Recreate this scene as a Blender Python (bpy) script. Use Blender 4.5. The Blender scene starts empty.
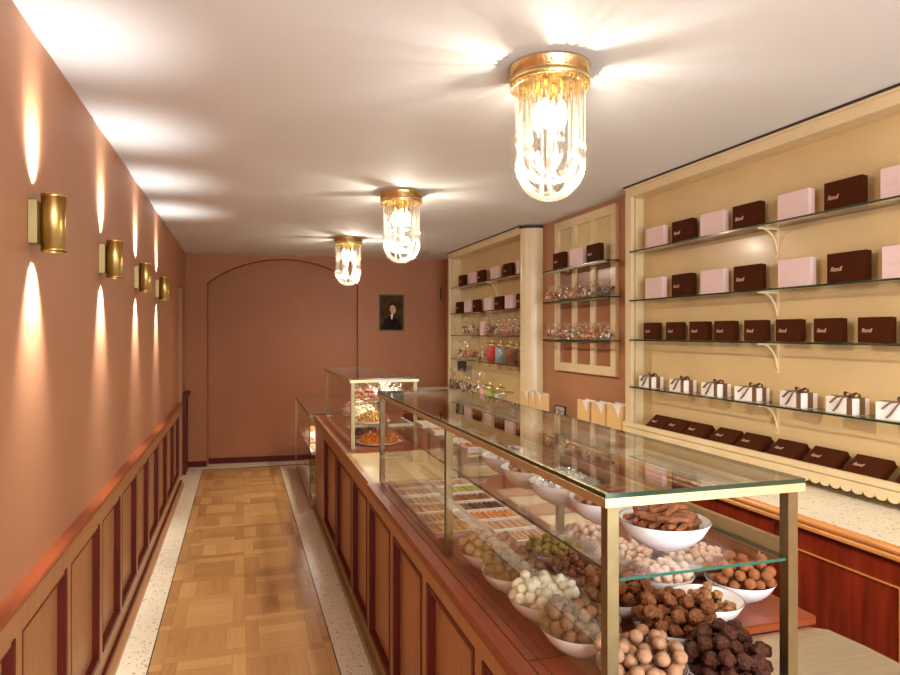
import bpy, bmesh, math, random
from mathutils import Vector, Matrix
PI = math.pi
random.seed(7)
scene = bpy.context.scene
col = scene.collection

# ------------------------------------------------------------------ camera
YAW = math.atan(210 / 665)
cam_d = bpy.data.cameras.new('camera')
cam_d.sensor_width = 36
cam_d.lens = 665 / 900 * 36
cam_d.shift_y = -4.5 / 900
cam = bpy.data.objects.new('camera', cam_d)
col.objects.link(cam)
cam.location = (0, 0, 1.65)
cam.rotation_euler = (PI / 2, 0, -YAW)
cam_d.clip_start = 0.02
scene.camera = cam

# ------------------------------------------------------------------ world and view
world = bpy.data.worlds.new('world')
scene.world = world
world.use_nodes = True
wn = world.node_tree.nodes
wl = world.node_tree.links
bg = wn['Background']
sky = wn.new('ShaderNodeTexSky')
sky.sky_type = 'HOSEK_WILKIE'
sky.sun_direction = (0.3, 0.5, 0.8)
sky.turbidity = 5
wl.new(sky.outputs[0], bg.inputs[0])
bg.inputs[1].default_value = 1.2
vs = scene.view_settings
vs.view_transform = 'Standard'
vs.look = 'None'
vs.gamma = 1
vs.use_curve_mapping = False
vs.exposure = 0.06
scene.cycles.transparent_max_bounces = 40
scene.cycles.max_bounces = 10
scene.cycles.diffuse_bounces = 5
scene.cycles.glossy_bounces = 5
scene.cycles.sample_clamp_indirect = 4
scene.cycles.caustics_reflective = False
scene.cycles.caustics_refractive = False
scene.cycles.use_denoising = True


def lamp(name, kind, loc, energy, color, size=0.1, rot=(0, 0, 0), size_y=None, spot=None, blend=0.5):
    d = bpy.data.lights.new(name, kind)
    d.energy = energy
    d.color = color
    if kind == 'AREA':
        d.size = size
        if size_y:
            d.shape = 'RECTANGLE'
            d.size_y = size_y
    else:
        d.shadow_soft_size = size
    if spot:
        d.spot_size = spot
        d.spot_blend = blend
    o = bpy.data.objects.new(name, d)
    col.objects.link(o)
    o.location = loc
    o.rotation_euler = rot
    return o


WARM = (1.0, 0.91, 0.78)
# daylight through the shop front behind the camera
lamp('shop_front_daylight', 'AREA', (0.95, -2.05, 1.55), 215, (0.93, 0.97, 1.0), 2.8, (PI / 2 + 0.22, 0, 0), 2.1)
# light of the chandeliers
CH_Y = (-0.05, 2.22, 4.52, 6.83)
for cy_ in CH_Y:
    lamp('chandelier_light', 'POINT', (1.085, cy_, 2.37), 12, WARM, 0.008)
    lamp('chandelier_down_light', 'SPOT', (1.085, cy_, 2.30), 62, WARM, 0.02, (0, 0, 0), spot=math.radians(172), blend=.7)
SC_Y = (2.44, 3.54, 4.64, 5.74)
for sy_ in SC_Y:
    lamp('sconce_up_light', 'SPOT', (-0.585, sy_, 2.106), 12, (1, .97, .93), 0.02, (PI, 0, 0), spot=math.radians(104), blend=1)
    lamp('sconce_down_light', 'SPOT', (-0.585, sy_, 1.926), 12, (1, .96, .90), 0.02, (0, 0, 0), spot=math.radians(80), blend=1)
    # reflector beams that graze the wall
    lamp('sconce_up_beam', 'SPOT', (-0.582, sy_, 2.106), 90, (1, .95, .90), 0.018, (PI, -math.radians(26), 0), spot=math.radians(58), blend=1)
    lamp('sconce_down_beam', 'SPOT', (-0.582, sy_, 1.926), 95, (1, .95, .90), 0.018, (0, math.radians(18), 0), spot=math.radians(60), blend=1)
# light strips inside the far glass cases
lamp('low_case_strip_light', 'AREA', (0.75, 7.2, 0.862), 9, (1, .90, .74), 0.04, (0, 0, 0), 1.6)
lamp('case_strip_light', 'AREA', (0.96, 5.05, 1.320), 5, (1, .90, .74), 0.03, (0, 0, 0), 1.3)

# ------------------------------------------------------------------ materials
MATS = {}


def nmat(name):
    m = bpy.data.materials.new(name)
    m.use_nodes = True
    nt = m.node_tree
    b = nt.nodes['Principled BSDF']
    MATS[name] = m
    return m, nt, b


def N(nt, typ, **kw):
    n = nt.nodes.new(typ)
    for k, v in kw.items():
        setattr(n, k, v)
    return n


def M2(nt, op, a, b=None, c=None):
    n = nt.nodes.new('ShaderNodeMath')
    n.operation = op
    for i, v in enumerate((a, b, c)):
        if v is None:
            continue
        if isinstance(v, (int, float)):
            n.inputs[i].default_value = v
        else:
            nt.links.new(v, n.inputs[i])
    return n.outputs[0]


def mat(name, color, rough=0.5, metal=0.0, var=0.12, scale=8, bump=0.0, stretch=(1, 1, 1), coat=0.0, detail=4, spec=None, c2=None):
    m, nt, b = nmat(name)
    tc = N(nt, 'ShaderNodeTexCoord')
    mp = N(nt, 'ShaderNodeMapping')
    mp.inputs['Scale'].default_value = stretch
    nt.links.new(tc.outputs['Object'], mp.inputs[0])
    no = N(nt, 'ShaderNodeTexNoise')
    no.inputs['Scale'].default_value = scale
    no.inputs['Detail'].default_value = detail
    nt.links.new(mp.outputs[0], no.inputs[0])
    r = N(nt, 'ShaderNodeValToRGB')
    r.color_ramp.elements[0].position = 0.3
    r.color_ramp.elements[1].position = 0.7
    c = Vector(color)
    a = c2 if c2 else tuple(c * (1 - var))
    z = color if c2 else tuple(c * (1 + var))
    r.color_ramp.elements[0].color = (*a, 1)
    r.color_ramp.elements[1].color = (*z, 1)
    nt.links.new(no.outputs[0], r.inputs[0])
    nt.links.new(r.outputs[0], b.inputs['Base Color'])
    b.inputs['Roughness'].default_value = rough
    b.inputs['Metallic'].default_value = metal
    if coat:
        b.inputs['Coat Weight'].default_value = coat
        b.inputs['Coat Roughness'].default_value = 0.15
    if spec is not None:
        b.inputs['Specular IOR Level'].default_value = spec
    if bump:
        bp = N(nt, 'ShaderNodeBump')
        bp.inputs['Strength'].default_value = bump
        bp.inputs['Distance'].default_value = 0.01
        nt.links.new(no.outputs[0], bp.inputs['Height'])
        nt.links.new(bp.outputs[0], b.inputs['Normal'])
    return m


def glassmat(name, tint=(0.97, 0.985, 0.975), f0=0.04, rough=0.0, power=5.0, body=None, bodyfac=0.0, gloss=(1, 1, 1)):
    m = bpy.data.materials.new(name)
    m.use_nodes = True
    nt = m.node_tree
    nt.nodes.remove(nt.nodes['Principled BSDF'])
    out = nt.nodes['Material Output']
    g = N(nt, 'ShaderNodeNewGeometry')
    d = N(nt, 'ShaderNodeVectorMath', operation='DOT_PRODUCT')
    nt.links.new(g.outputs['Normal'], d.inputs[0])
    nt.links.new(g.outputs['Incoming'], d.inputs[1])
    ab = M2(nt, 'ABSOLUTE', d.outputs['Value'])
    inv = M2(nt, 'SUBTRACT', 1.0, ab)
    pw = M2(nt, 'POWER', inv, power)
    f = M2(nt, 'MULTIPLY_ADD', pw, 1 - f0, f0)
    t = N(nt, 'ShaderNodeBsdfTransparent')
    t.inputs[0].default_value = (*tint, 1)
    gl = N(nt, 'ShaderNodeBsdfGlossy')
    gl.inputs['Roughness'].default_value = rough
    gl.inputs[0].default_value = (*gloss, 1)
    mx = N(nt, 'ShaderNodeMixShader')
    nt.links.new(f, mx.inputs[0])
    nt.links.new(t.outputs[0], mx.inputs[1])
    nt.links.new(gl.outputs[0], mx.inputs[2])
    last = mx
    if body:
        df = N(nt, 'ShaderNodeBsdfDiffuse')
        df.inputs[0].default_value = (*body, 1)
        m3 = N(nt, 'ShaderNodeMixShader')
        m3.inputs[0].default_value = bodyfac
        nt.links.new(mx.outputs[0], m3.inputs[1])
        nt.links.new(df.outputs[0], m3.inputs[2])
        last = m3
    nt.links.new(last.outputs[0], out.inputs[0])
    MATS[name] = m
    return m


def emit(name, color, s):
    m, nt, b = nmat(name)
    b.inputs['Emission Color'].default_value = (*color, 1)
    b.inputs['Emission Strength'].default_value = s
    return m


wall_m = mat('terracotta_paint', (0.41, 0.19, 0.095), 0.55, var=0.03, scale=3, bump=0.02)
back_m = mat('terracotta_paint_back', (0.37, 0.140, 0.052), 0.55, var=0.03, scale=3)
ceil_m = mat('ceiling_paint', (0.80, 0.845, 0.87), 0.75, var=0.015, scale=2)
cream_m = mat('cream_paint', (0.72, 0.575, 0.34), 0.32, var=0.05, scale=5, coat=0.15)
creamb_m = mat('cream_back_paint', (0.66, 0.49, 0.245), 0.3, var=0.07, scale=2.2, coat=0.2)
maho_m = mat('mahogany', (0.21, 0.024, 0.008), 0.3, var=0.35, scale=4, stretch=(8, 8, 0.8), coat=0.1)
mahoy_m = mat('mahogany_lengthwise', (0.23, 0.050, 0.015), 0.3, var=0.14, scale=5, stretch=(8, 0.8, 8), coat=0.0, spec=.3)
mahodark_m = mat('mahogany_dark', (0.10, 0.008, 0.002), 0.45, var=0.3, scale=6, stretch=(6, 6, 1), spec=.25)
ven_m = mat('warm_veneer', (0.40, 0.19, 0.08), 0.4, var=0.13, scale=7, stretch=(9, 9, 0.7), coat=0.1)
veny_m = mat('warm_veneer_lengthwise', (0.38, 0.175, 0.072), 0.4, var=0.13, scale=7, stretch=(9, 0.7, 9), coat=0.1)
orange_m = mat('orange_wood_edge', (0.62, 0.26, 0.07), 0.35, var=0.15, scale=6, stretch=(8, .8, 8), coat=.2)
brass_m = mat('polished_brass', (0.66, 0.54, 0.31), 0.5, 1.0, var=0.04, scale=20, stretch=(1, 1, 1))
post_m = mat('aged_brass', (0.27, 0.215, 0.11), 0.38, 1.0, var=0.08, scale=30)
sconce_m = mat('antique_brass', (0.52, 0.36, 0.12), 0.32, 1.0, var=0.05, scale=10)
sconceb_m = mat('dull_brass', (0.42, 0.33, 0.15), 0.5, 1.0, var=0.1, scale=10)
gold_m = mat('gilt_brass', (0.85, 0.66, 0.32), 0.25, 1.0, var=0.1, scale=60, bump=0.3)
steel_m = mat('brushed_steel', (0.60, 0.53, 0.38), 0.42, 0.85, var=0.08, scale=10, stretch=(1, 20, 1))
tan_m = mat('beige_stone', (0.70, 0.56, 0.30), 0.25, var=0.06, scale=9, coat=0.3)
bowl_m = mat('white_porcelain', (0.80, 0.78, 0.78), 0.16, var=0.01, coat=0.4)
rim_m = mat('dark_glaze_line', (0.10, 0.07, 0.05), 0.3)
pinkbox_m = mat('pink_card', (0.78, 0.58, 0.57), 0.55, var=0.02, spec=.2)
brownbox_m = mat('chocolate_brown_card', (0.055, 0.0115, 0.0025), 0.65, var=0.06, spec=.08)
logo_m = mat('rose_gold_print', (0.66, 0.40, 0.28), 0.45, 0.2)
logop_m = mat('pale_gold_print', (0.86, 0.66, 0.50), 0.35, 0.2)
gift_m = mat('white_card', (0.86, 0.83, 0.80), 0.5, var=0.01)
ribbon_m = mat('bronze_satin_ribbon', (0.17, 0.085, 0.04), 0.3, 0.0, var=0.25, scale=14, coat=.4)
crown_m = mat('dark_brown_strip', (0.045, 0.028, 0.02), 0.5, spec=.2)
black_m = mat('black_paint', (0.015, 0.012, 0.012), 0.4)
kraft_m = mat('kraft_paper', (0.70, 0.46, 0.20), 0.7, var=0.05)
white_m = mat('white_enamel', (0.82, 0.80, 0.76), 0.35, var=0.01)
green_edge = mat('green_glass_edge', (0.006, 0.035, 0.02), 0.1, var=0.1, coat=0.6)
teal_edge = mat('teal_glass_edge', (0.01, 0.11, 0.08), 0.1, var=0.2, scale=3, coat=0.6)
glass_m = glassmat('clear_glass', (0.985, 0.99, 0.985), 0.03)
glasstop_m = glassmat('case_top_glass', (0.93, 0.95, 0.93), 0.045, power=4.2)
rod_m = glassmat('chandelier_glass', (0.96, 0.94, 0.90), 0.05, power=3.2, body=(1.0, 0.95, 0.85), bodyfac=0.018)
film_m = glassmat('cellophane', (0.97, 0.96, 0.94), 0.04, rough=0.15, power=3.0, body=(0.9, 0.82, 0.7), bodyfac=0.05)
brownpane_m = mat('brown_backed_glass', (0.33, 0.14, 0.07), 0.25, 0.0, var=0.03)
bulb_m = emit('lit_bulb', (1.0, 0.86, 0.64), 14)
lens_m = emit('lit_lens', (1.0, 0.86, 0.64), 9)


def terrazzo(name, base, chips=1.0):
    m, nt, b = nmat(name)
    tc = N(nt, 'ShaderNodeTexCoord')
    v = N(nt, 'ShaderNodeTexVoronoi')
    v.inputs['Scale'].default_value = 62
    nt.links.new(tc.outputs['Object'], v.inputs['Vector'])
    wn_ = N(nt, 'ShaderNodeTexWhiteNoise', noise_dimensions='3D')
    nt.links.new(v.outputs['Position'], wn_.inputs['Vector'])
    size = M2(nt, 'MULTIPLY', wn_.outputs['Value'], 0.42 * chips)
    near = M2(nt, 'LESS_THAN', v.outputs['Distance'], size)
    pick = M2(nt, 'GREATER_THAN', wn_.outputs['Value'], 0.52)
    fac = M2(nt, 'MULTIPLY', near, pick)
    r = N(nt, 'ShaderNodeValToRGB')
    e = r.color_ramp.elements
    e[0].color = (0.30, 0.20, 0.11, 1)
    e[1].color = (0.72, 0.60, 0.42, 1)
    sep = N(nt, 'ShaderNodeSeparateColor')
    nt.links.new(wn_.outputs['Color'], sep.inputs[0])
    nt.links.new(sep.outputs[1], r.inputs[0])
    no = N(nt, 'ShaderNodeTexNoise')
    no.inputs['Scale'].default_value = 5
    nt.links.new(tc.outputs['Object'], no.inputs['Vector'])
    br = N(nt, 'ShaderNodeValToRGB')
    br.color_ramp.elements[0].color = (*[c * .93 for c in base], 1)
    br.color_ramp.elements[1].color = (*[c * 1.05 for c in base], 1)
    nt.links.new(no.outputs[0], br.inputs[0])
    mx = N(nt, 'ShaderNodeMix', data_type='RGBA')
    nt.links.new(fac, mx.inputs[0])
    nt.links.new(br.outputs[0], mx.inputs[6])
    nt.links.new(r.outputs[0], mx.inputs[7])
    nt.links.new(mx.outputs[2], b.inputs['Base Color'])
    b.inputs['Roughness'].default_value = 0.3
    return m


terr_m = terrazzo('cream_terrazzo', (0.86, 0.76, 0.57))
terrc_m = terrazzo('cream_terrazzo_counter', (0.86, 0.79, 0.63), .9)


def parquet():
    m, nt, b = nmat('oak_parquet')
    tc = N(nt, 'ShaderNodeTexCoord')
    sp = N(nt, 'ShaderNodeSeparateXYZ')
    nt.links.new(tc.outputs['Object'], sp.inputs[0])
    px = M2(nt, 'DIVIDE', M2(nt, 'SUBTRACT', sp.outputs[0], 0.03), 0.397)
    py = M2(nt, 'DIVIDE', M2(nt, 'SUBTRACT', sp.outputs[1], 3.59), 0.397)
    cx, cy = M2(nt, 'FLOOR', px), M2(nt, 'FLOOR', py)
    fx, fy = M2(nt, 'SUBTRACT', px, cx), M2(nt, 'SUBTRACT', py, cy)
    par = M2(nt, 'FLOORED_MODULO', M2(nt, 'ADD', cx, cy), 2)
    ipar = M2(nt, 'SUBTRACT', 1, par)

    def mixv(a, c, t, it):
        return M2(nt, 'ADD', M2(nt, 'MULTIPLY', a, it), M2(nt, 'MULTIPLY', c, t))
    fa = mixv(fx, fy, par, ipar)   # along the middle planks
    fb = mixv(fy, fx, par, ipar)
    e1 = M2(nt, 'LESS_THAN', fa, 0.17)
    e2 = M2(nt, 'GREATER_THAN', fa, 0.83)
    side = M2(nt, 'ADD', e1, e2)
    iside = M2(nt, 'SUBTRACT', 1, side)
    fb5 = M2(nt, 'MULTIPLY', fb, 4)
    idx = M2(nt, 'FLOOR', fb5)
    pid = M2(nt, 'ADD', M2(nt, 'MULTIPLY', idx, iside), M2(nt, 'MULTIPLY', M2(nt, 'ADD', 11, M2(nt, 'MULTIPLY', e2, 5)), side))
    cv = N(nt, 'ShaderNodeCombineXYZ')
    nt.links.new(cx, cv.inputs[0])
    nt.links.new(cy, cv.inputs[1])
    nt.links.new(pid, cv.inputs[2])
    w = N(nt, 'ShaderNodeTexWhiteNoise', noise_dimensions='3D')
    nt.links.new(cv.outputs[0], w.inputs['Vector'])
    # seams
    q = M2(nt, 'ABSOLUTE', M2(nt, 'SUBTRACT', M2(nt, 'SUBTRACT', fb5, idx), 0.5))
    seam1 = M2(nt, 'MULTIPLY', M2(nt, 'GREATER_THAN', q, 0.487), iside)
    s2 = M2(nt, 'LESS_THAN', M2(nt, 'ABSOLUTE', M2(nt, 'SUBTRACT', M2(nt, 'ABSOLUTE', M2(nt, 'SUBTRACT', fa, .5)), .33)), 0.004)
    s3 = M2(nt, 'GREATER_THAN', M2(nt, 'ABSOLUTE', M2(nt, 'SUBTRACT', fx, .5)), 0.496)
    s4 = M2(nt, 'GREATER_THAN', M2(nt, 'ABSOLUTE', M2(nt, 'SUBTRACT', fy, .5)), 0.496)
    seam = M2(nt, 'MINIMUM', M2(nt, 'ADD', M2(nt, 'ADD', seam1, s2), M2(nt, 'ADD', s3, s4)), 1)
    # grain direction: along x when (par == side)
    gx = M2(nt, 'ABSOLUTE', M2(nt, 'SUBTRACT', par, side))
    gv = N(nt, 'ShaderNodeCombineXYZ')
    igx = M2(nt, 'SUBTRACT', 1, gx)
    nt.links.new(M2(nt, 'MULTIPLY', sp.outputs[0], mixv(M2(nt, 'ADD', 5, 0), M2(nt, 'ADD', 60, 0), gx, igx)), gv.inputs[0])
    nt.links.new(M2(nt, 'MULTIPLY', sp.outputs[1], mixv(M2(nt, 'ADD', 60, 0), M2(nt, 'ADD', 5, 0), gx, igx)), gv.inputs[1])
    nt.links.new(M2(nt, 'MULTIPLY', w.outputs['Value'], 40), gv.inputs[2])
    no = N(nt, 'ShaderNodeTexNoise')
    no.inputs['Scale'].default_value = 1.0
    no.inputs['Detail'].default_value = 5
    nt.links.new(gv.outputs[0], no.inputs['Vector'])
    tone = M2(nt, 'ADD', M2(nt, 'MULTIPLY', w.outputs['Value'], 0.62), M2(nt, 'MULTIPLY', no.outputs[0], 0.45))
    r = N(nt, 'ShaderNodeValToRGB')
    e = r.color_ramp.elements
    e[0].position = 0.1
    e[0].color = (0.38, 0.175, 0.056, 1)
    e[1].position = 0.95
    e[1].color = (0.68, 0.40, 0.155, 1)
    nt.links.new(tone, r.inputs[0])
    mx = N(nt, 'ShaderNodeMix', data_type='RGBA')
    nt.links.new(M2(nt, 'MULTIPLY', seam, 0.45), mx.inputs[0])
    nt.links.new(r.outputs[0], mx.inputs[6])
    mx.inputs[7].default_value = (0.22, 0.10, 0.03, 1)
    nt.links.new(mx.outputs[2], b.inputs['Base Color'])
    b.inputs['Roughness'].default_value = 0.32
    return m


parq_m = parquet()

# ------------------------------------------------------------------ helpers


def box(bm, x0, x1, y0, y1, z0, z1, mi=0, bevel=0.0):
    vs_ = [bm.verts.new(p) for p in ((x0, y0, z0), (x1, y0, z0), (x1, y1, z0), (x0, y1, z0), (x0, y0, z1), (x1, y0, z1), (x1, y1, z1), (x0, y1, z1))]
    fs = [bm.faces.new([vs_[i] for i in q]) for q in ((3, 2, 1, 0), (4, 5, 6, 7), (0, 1, 5, 4), (1, 2, 6, 5), (2, 3, 7, 6), (3, 0, 4, 7))]
    for f in fs:
        f.material_index = mi
    if bevel:
        es = list({e for f in fs for e in f.edges})
        bmesh.ops.bevel(bm, geom=es, offset=bevel, segments=2, affect='EDGES')
    return fs


def B(*boxes, bevel=0.0):
    bm = bmesh.new()
    for b_ in boxes:
        box(bm, *b_, bevel=bevel)
    return bm


def lathe(bm, prof, seg=32, c=(0, 0, 0), mi=0, cap=True):
    rings = []
    for r, z in prof:
        if r < 1e-6:
            rings.append([bm.verts.new((c[0], c[1], c[2] + z))])
        else:
            rings.append([bm.verts.new((c[0] + r * math.cos(2 * PI * i / seg), c[1] + r * math.sin(2 * PI * i / seg), c[2] + z)) for i in range(seg)])
    for a, b_ in zip(rings, rings[1:]):
        for i in range(seg):
            j = (i + 1) % seg
            if len(a) == 1 and len(b_) == 1:
                continue
            if len(a) == 1:
                f = bm.faces.new((a[0], b_[j], b_[i]))
            elif len(b_) == 1:
                f = bm.faces.new((a[i], a[j], b_[0]))
            else:
                f = bm.faces.new((a[i], a[j], b_[j], b_[i]))
            f.material_index = mi
            f.smooth = True
    return bm


def tube(bm, pts, r, seg=8, mi=0, closed_ends=True, radii=None):
    pts = [Vector(p) for p in pts]
    n = len(pts)
    rings = []
    t0 = (pts[1] - pts[0]).normalized()
    up = Vector((0, 0, 1)) if abs(t0.z) < 0.9 else Vector((1, 0, 0))
    nrm = (up - t0 * up.dot(t0)).normalized()
    for i, p in enumerate(pts):
        t = (pts[min(i + 1, n - 1)] - pts[max(i - 1, 0)]).normalized()
        nrm = (nrm - t * nrm.dot(t)).normalized()
        bt = t.cross(nrm)
        rr = radii[i] if radii else r
        rings.append([bm.verts.new(p + rr * (math.cos(2 * PI * k / seg) * nrm + math.sin(2 * PI * k / seg) * bt)) for k in range(seg)])
    for a, b_ in zip(rings, rings[1:]):
        for k in range(seg):
            f = bm.faces.new((a[k], a[(k + 1) % seg], b_[(k + 1) % seg], b_[k]))
            f.smooth = True
            f.material_index = mi
    if closed_ends:
        for rg in (rings[0][::-1], rings[-1]):
            f = bm.faces.new(rg)
            f.material_index = mi
    return bm


def extrude_poly(bm, pts, axis, a0, a1, mi=0):
    """pts: 2D polygon; axis 'x','y','z' extruded between a0 and a1"""
    def P(p, a):
        return {'x': (a, p[0], p[1]), 'y': (p[0], a, p[1]), 'z': (p[0], p[1], a)}[axis]
    A = [bm.verts.new(P(p, a0)) for p in pts]
    Bv = [bm.verts.new(P(p, a1)) for p in pts]
    n = len(pts)
    fs = [bm.faces.new(A[::-1]), bm.faces.new(Bv)]
    for i in range(n):
        j = (i + 1) % n
        fs.append(bm.faces.new((A[i], A[j], Bv[j], Bv[i])))
    for f in fs:
        f.material_index = mi
    return fs


def mesh_of(name, bm, mats, recalc=True):
    if recalc:
        bmesh.ops.recalc_face_normals(bm, faces=bm.faces[:])
    me = bpy.data.meshes.new(name)
    bm.to_mesh(me)
    bm.free()
    for m in (mats if isinstance(mats, (list, tuple)) else [mats]):
        me.materials.append(m)
    return me


def obj(name, data, mats=None, parent=None, loc=None, rot=None):
    if isinstance(data, bmesh.types.BMesh):
        data = mesh_of(name, data, mats)
    o = bpy.data.objects.new(name, data)
    col.objects.link(o)
    if parent:
        o.parent = parent
    if loc:
        o.location = loc
    if rot:
        o.rotation_euler = rot
    return o


def tag(o, label, cat, group=None, kind=None):
    o['label'] = label
    o['category'] = cat
    if group:
        o['group'] = group
    if kind:
        o['kind'] = kind
    return o


def thing(name, label, cat, loc=(0, 0, 0), rotz=0.0, group=None):
    o = bpy.data.objects.new(name, None)
    o.empty_display_size = 0.05
    col.objects.link(o)
    o.location = loc
    o.rotation_euler = (0, 0, rotz)
    return tag(o, label, cat, group)


def struct(name, data, mats=None, loc=None, rot=None, parent=None):
    o = obj(name, data, mats, parent, loc, rot)
    if not parent:
        o['kind'] = 'structure'
    return o


def dup(root, loc, rotz=None, label=None, group=None):
    r = root.copy()
    col.objects.link(r)
    r.location = loc
    if rotz is not None:
        r.rotation_euler = (root.rotation_euler[0], root.rotation_euler[1], rotz)
    if label:
        r['label'] = label
    if group:
        r['group'] = group
    for ch in list(root.children):
        c = ch.copy()
        col.objects.link(c)
        c.parent = r
        for g in ch.children:
            d = g.copy()
            col.objects.link(d)
            d.parent = c
    return r


def glass_pane(x0, x1, y0, y1, z0, z1, edge=1):
    """box whose large faces are glass and whose narrow faces use the green edge"""
    bm = bmesh.new()
    fs = box(bm, x0, x1, y0, y1, z0, z1)
    big = max(f.calc_area() for f in fs)
    for f in fs:
        if f.calc_area() < big * 0.5:
            f.material_index = edge
    return bm


CR = -math.radians(0.625)


def W(u, v, z=0.0):
    return (u * math.cos(CR) - v * math.sin(CR), u * math.sin(CR) + v * math.cos(CR), z)


ORD = ['first', 'second', 'third', 'fourth', 'fifth', 'sixth', 'seventh', 'eighth', 'ninth', 'tenth', 'eleventh', 'twelfth']
CEIL = 2.625
XL, XR = -0.636, 2.60

# ------------------------------------------------------------------ room shell
struct('floor', B((-1.1, 2.9, -2.4, 9.4, -0.06, 0.0)), parq_m)
struct('ceiling', B((-1.1, 2.9, -2.4, 9.4, CEIL, CEIL + 0.1)), ceil_m)
# left wall with the doorway opening near the back
struct('wall_left', B((XL - .2, XL, -2.3, 7.70, 0, CEIL), (XL - .2, XL, 8.22, 9.2, 0, CEIL), (XL - .2, XL, 7.70, 8.22, 2.17, CEIL), (XL - .26, XL - .12, 7.69, 8.23, 0, 2.18)), wall_m)
struct('wall_right', B((XR, XR + .15, -2.3, 9.2, 0, CEIL)), wall_m)
# shop front behind the camera: wall with a large window
struct('wall_front', B((XL, -0.5, -2.3, -2.15, 0, CEIL), (2.45, XR, -2.3, -2.15, 0, CEIL), (-0.5, 2.45, -2.3, -2.15, 0, 0.45), (-0.5, 2.45, -2.3, -2.15, 2.5, CEIL)), wall_m)
wf = struct('window_1', B((-0.5, -0.44, -2.27, -2.18, .45, 2.5), (2.39, 2.45, -2.27, -2.18, .45, 2.5), (0.94, 1.0, -2.27, -2.18, .45, 2.5), (-.44, 2.39, -2.27, -2.18, .45, .51), (-.44, 2.39, -2.27, -2.18, 2.44, 2.5)), mahodark_m)
struct('window_pane', B((-.44, 2.39, -2.23, -2.222, .51, 2.44)), glass_m, parent=wf)

# back wall, slightly skewed, with a shallow arched niche
BW0 = (XL, 8.74)
BWA = math.atan2(-0.30, XR - XL)
BWL = (XR - XL) / math.cos(BWA)
ax0, ax1, spring, apex = 0.245, 2.10, 2.27, 2.585


def archpts():
    c = (ax0 + ax1) / 2
    h = (ax1 - ax0) / 2
    s = apex - spring
    R = (h * h + s * s) / (2 * s)
    a = math.asin(h / R)
    return [(c + R * math.sin(t), apex - R + R * math.cos(t)) for t in [a - 2 * a * i / 24 for i in range(25)]]


bm = bmesh.new()
ap = archpts()      # right to left
outer = [(0, 0), (ax0, 0)] + ap[::-1] + [(ax1, 0), (BWL + .05, 0), (BWL + .05, CEIL), (0, CEIL)]
extrude_poly(bm, outer, 'y', 0.0, 0.16)
box(bm, ax0 - .05, ax1 + .05, 0.17, 0.22, 0, CEIL)
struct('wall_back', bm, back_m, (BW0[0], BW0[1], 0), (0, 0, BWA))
bb = bmesh.new()
box(bb, 0, ax0, -0.018, 0, 0.003, 0.075)
box(bb, ax0, ax1, 0.15, 0.17, 0.003, 0.075)
box(bb, ax1, BWL, -0.018, 0, 0.003, 0.075)
struct('baseboard_back', bb, mahodark_m, (BW0[0], BW0[1], 0), (0, 0, BWA))

# terrazzo borders of the floor with their dark metal joint
struct('trim_1', B((-0.64, -0.432, -2.1, 8.60, 0, 0.004)), terr_m)
struct('trim_2', B((0.466, 0.70, -2.1, 8.45, 0, 0.004)), terr_m)
struct('trim_3', B((-0.64, 2.2, 8.52, 8.95, 0, 0.005)), terr_m)
struct('trim_4', B((-0.432, -0.428, -2.1, 8.51, 0, 0.005)), black_m)
struct('trim_5', B((0.462, 0.466, -2.1, 8.45, 0, 0.005)), black_m)
struct('trim_6', B((-0.64, 2.2, 8.513, 8.52, 0, 0.006)), black_m)


# left wainscot
def wainscot(name, y0, y1, ends, label):
    t = thing(name, label, 'wainscot')
    t['kind'] = 'structure'
    xf = -0.608
    bm = bmesh.new()
    zt, zb = 0.775, 0.175
    xs_ = xf
    # stiles and rails
    box(bm, XL + .001, xs_, y0, y1, zt, 0.862)
    box(bm, XL + .001, xs_, y0, y1, 0.03, zb)
    edges = [y0] + ends + [y1]
    sw = 0.085
    prev = y0
    recs = []
    for e in ends:
        recs.append((max(prev + 0.0, y0), e))
        prev = e + sw
    if not ends:
        recs = []
        box(bm, XL + .001, xs_, y0, y1, zb, zt)
    for i, (a, b_) in enumerate(recs):
        nxt = recs[i + 1][0] if i + 1 < len(recs) else y1
        box(bm, XL + .001, xs_, b_, nxt, zb, zt)
    obj('frame', bm, ven_m, t)
    for a, b_ in recs:
        p = obj('panel', B((XL + .001, xs_ - 0.024, a, b_, zb, zt)), ven_m, t)
        mo = B((xs_ - .0235, xs_ + .004, b_ - 0.014, b_ + 0.012, zb - .012, zt + .012), (xs_ - .0235, xs_ + .001, a - .001, a + .008, zb - .004, zt + .0031),
               (xs_ - .0235, xs_ + .003, a + .012, b_ - .014, zb - .012, zb + .014), (xs_ - .0235, xs_ + .001, a + .012, b_ - .014, zt - .005, zt + .003))
        obj('moulding', mo, mahodark_m, p)
    bm = bmesh.new()
    extrude_poly(bm, [(XL + .001, 0.862), (-.604, 0.862), (-.600, .868), (-.596, .874), (-.588, .878), (-.586, .889), (-.590, .896), (XL + .001, .896)], 'y', y0, y1 + .01)
    obj('cap_rail', bm, mahoy_m, t)
    bm = bmesh.new()
    extrude_poly(bm, [(XL + .001, .005), (-.572, .005), (-.572, .03), (-.583, .05), (-.590, .06), (XL + .001, .06)], 'y', y0, y1)
    obj('baseboard', bm, veny_m, t)
    obj('shadow_bead', B((-.6079, -.592, y0, y1, .06, .078)), mahodark_m, t)
    return t


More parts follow.
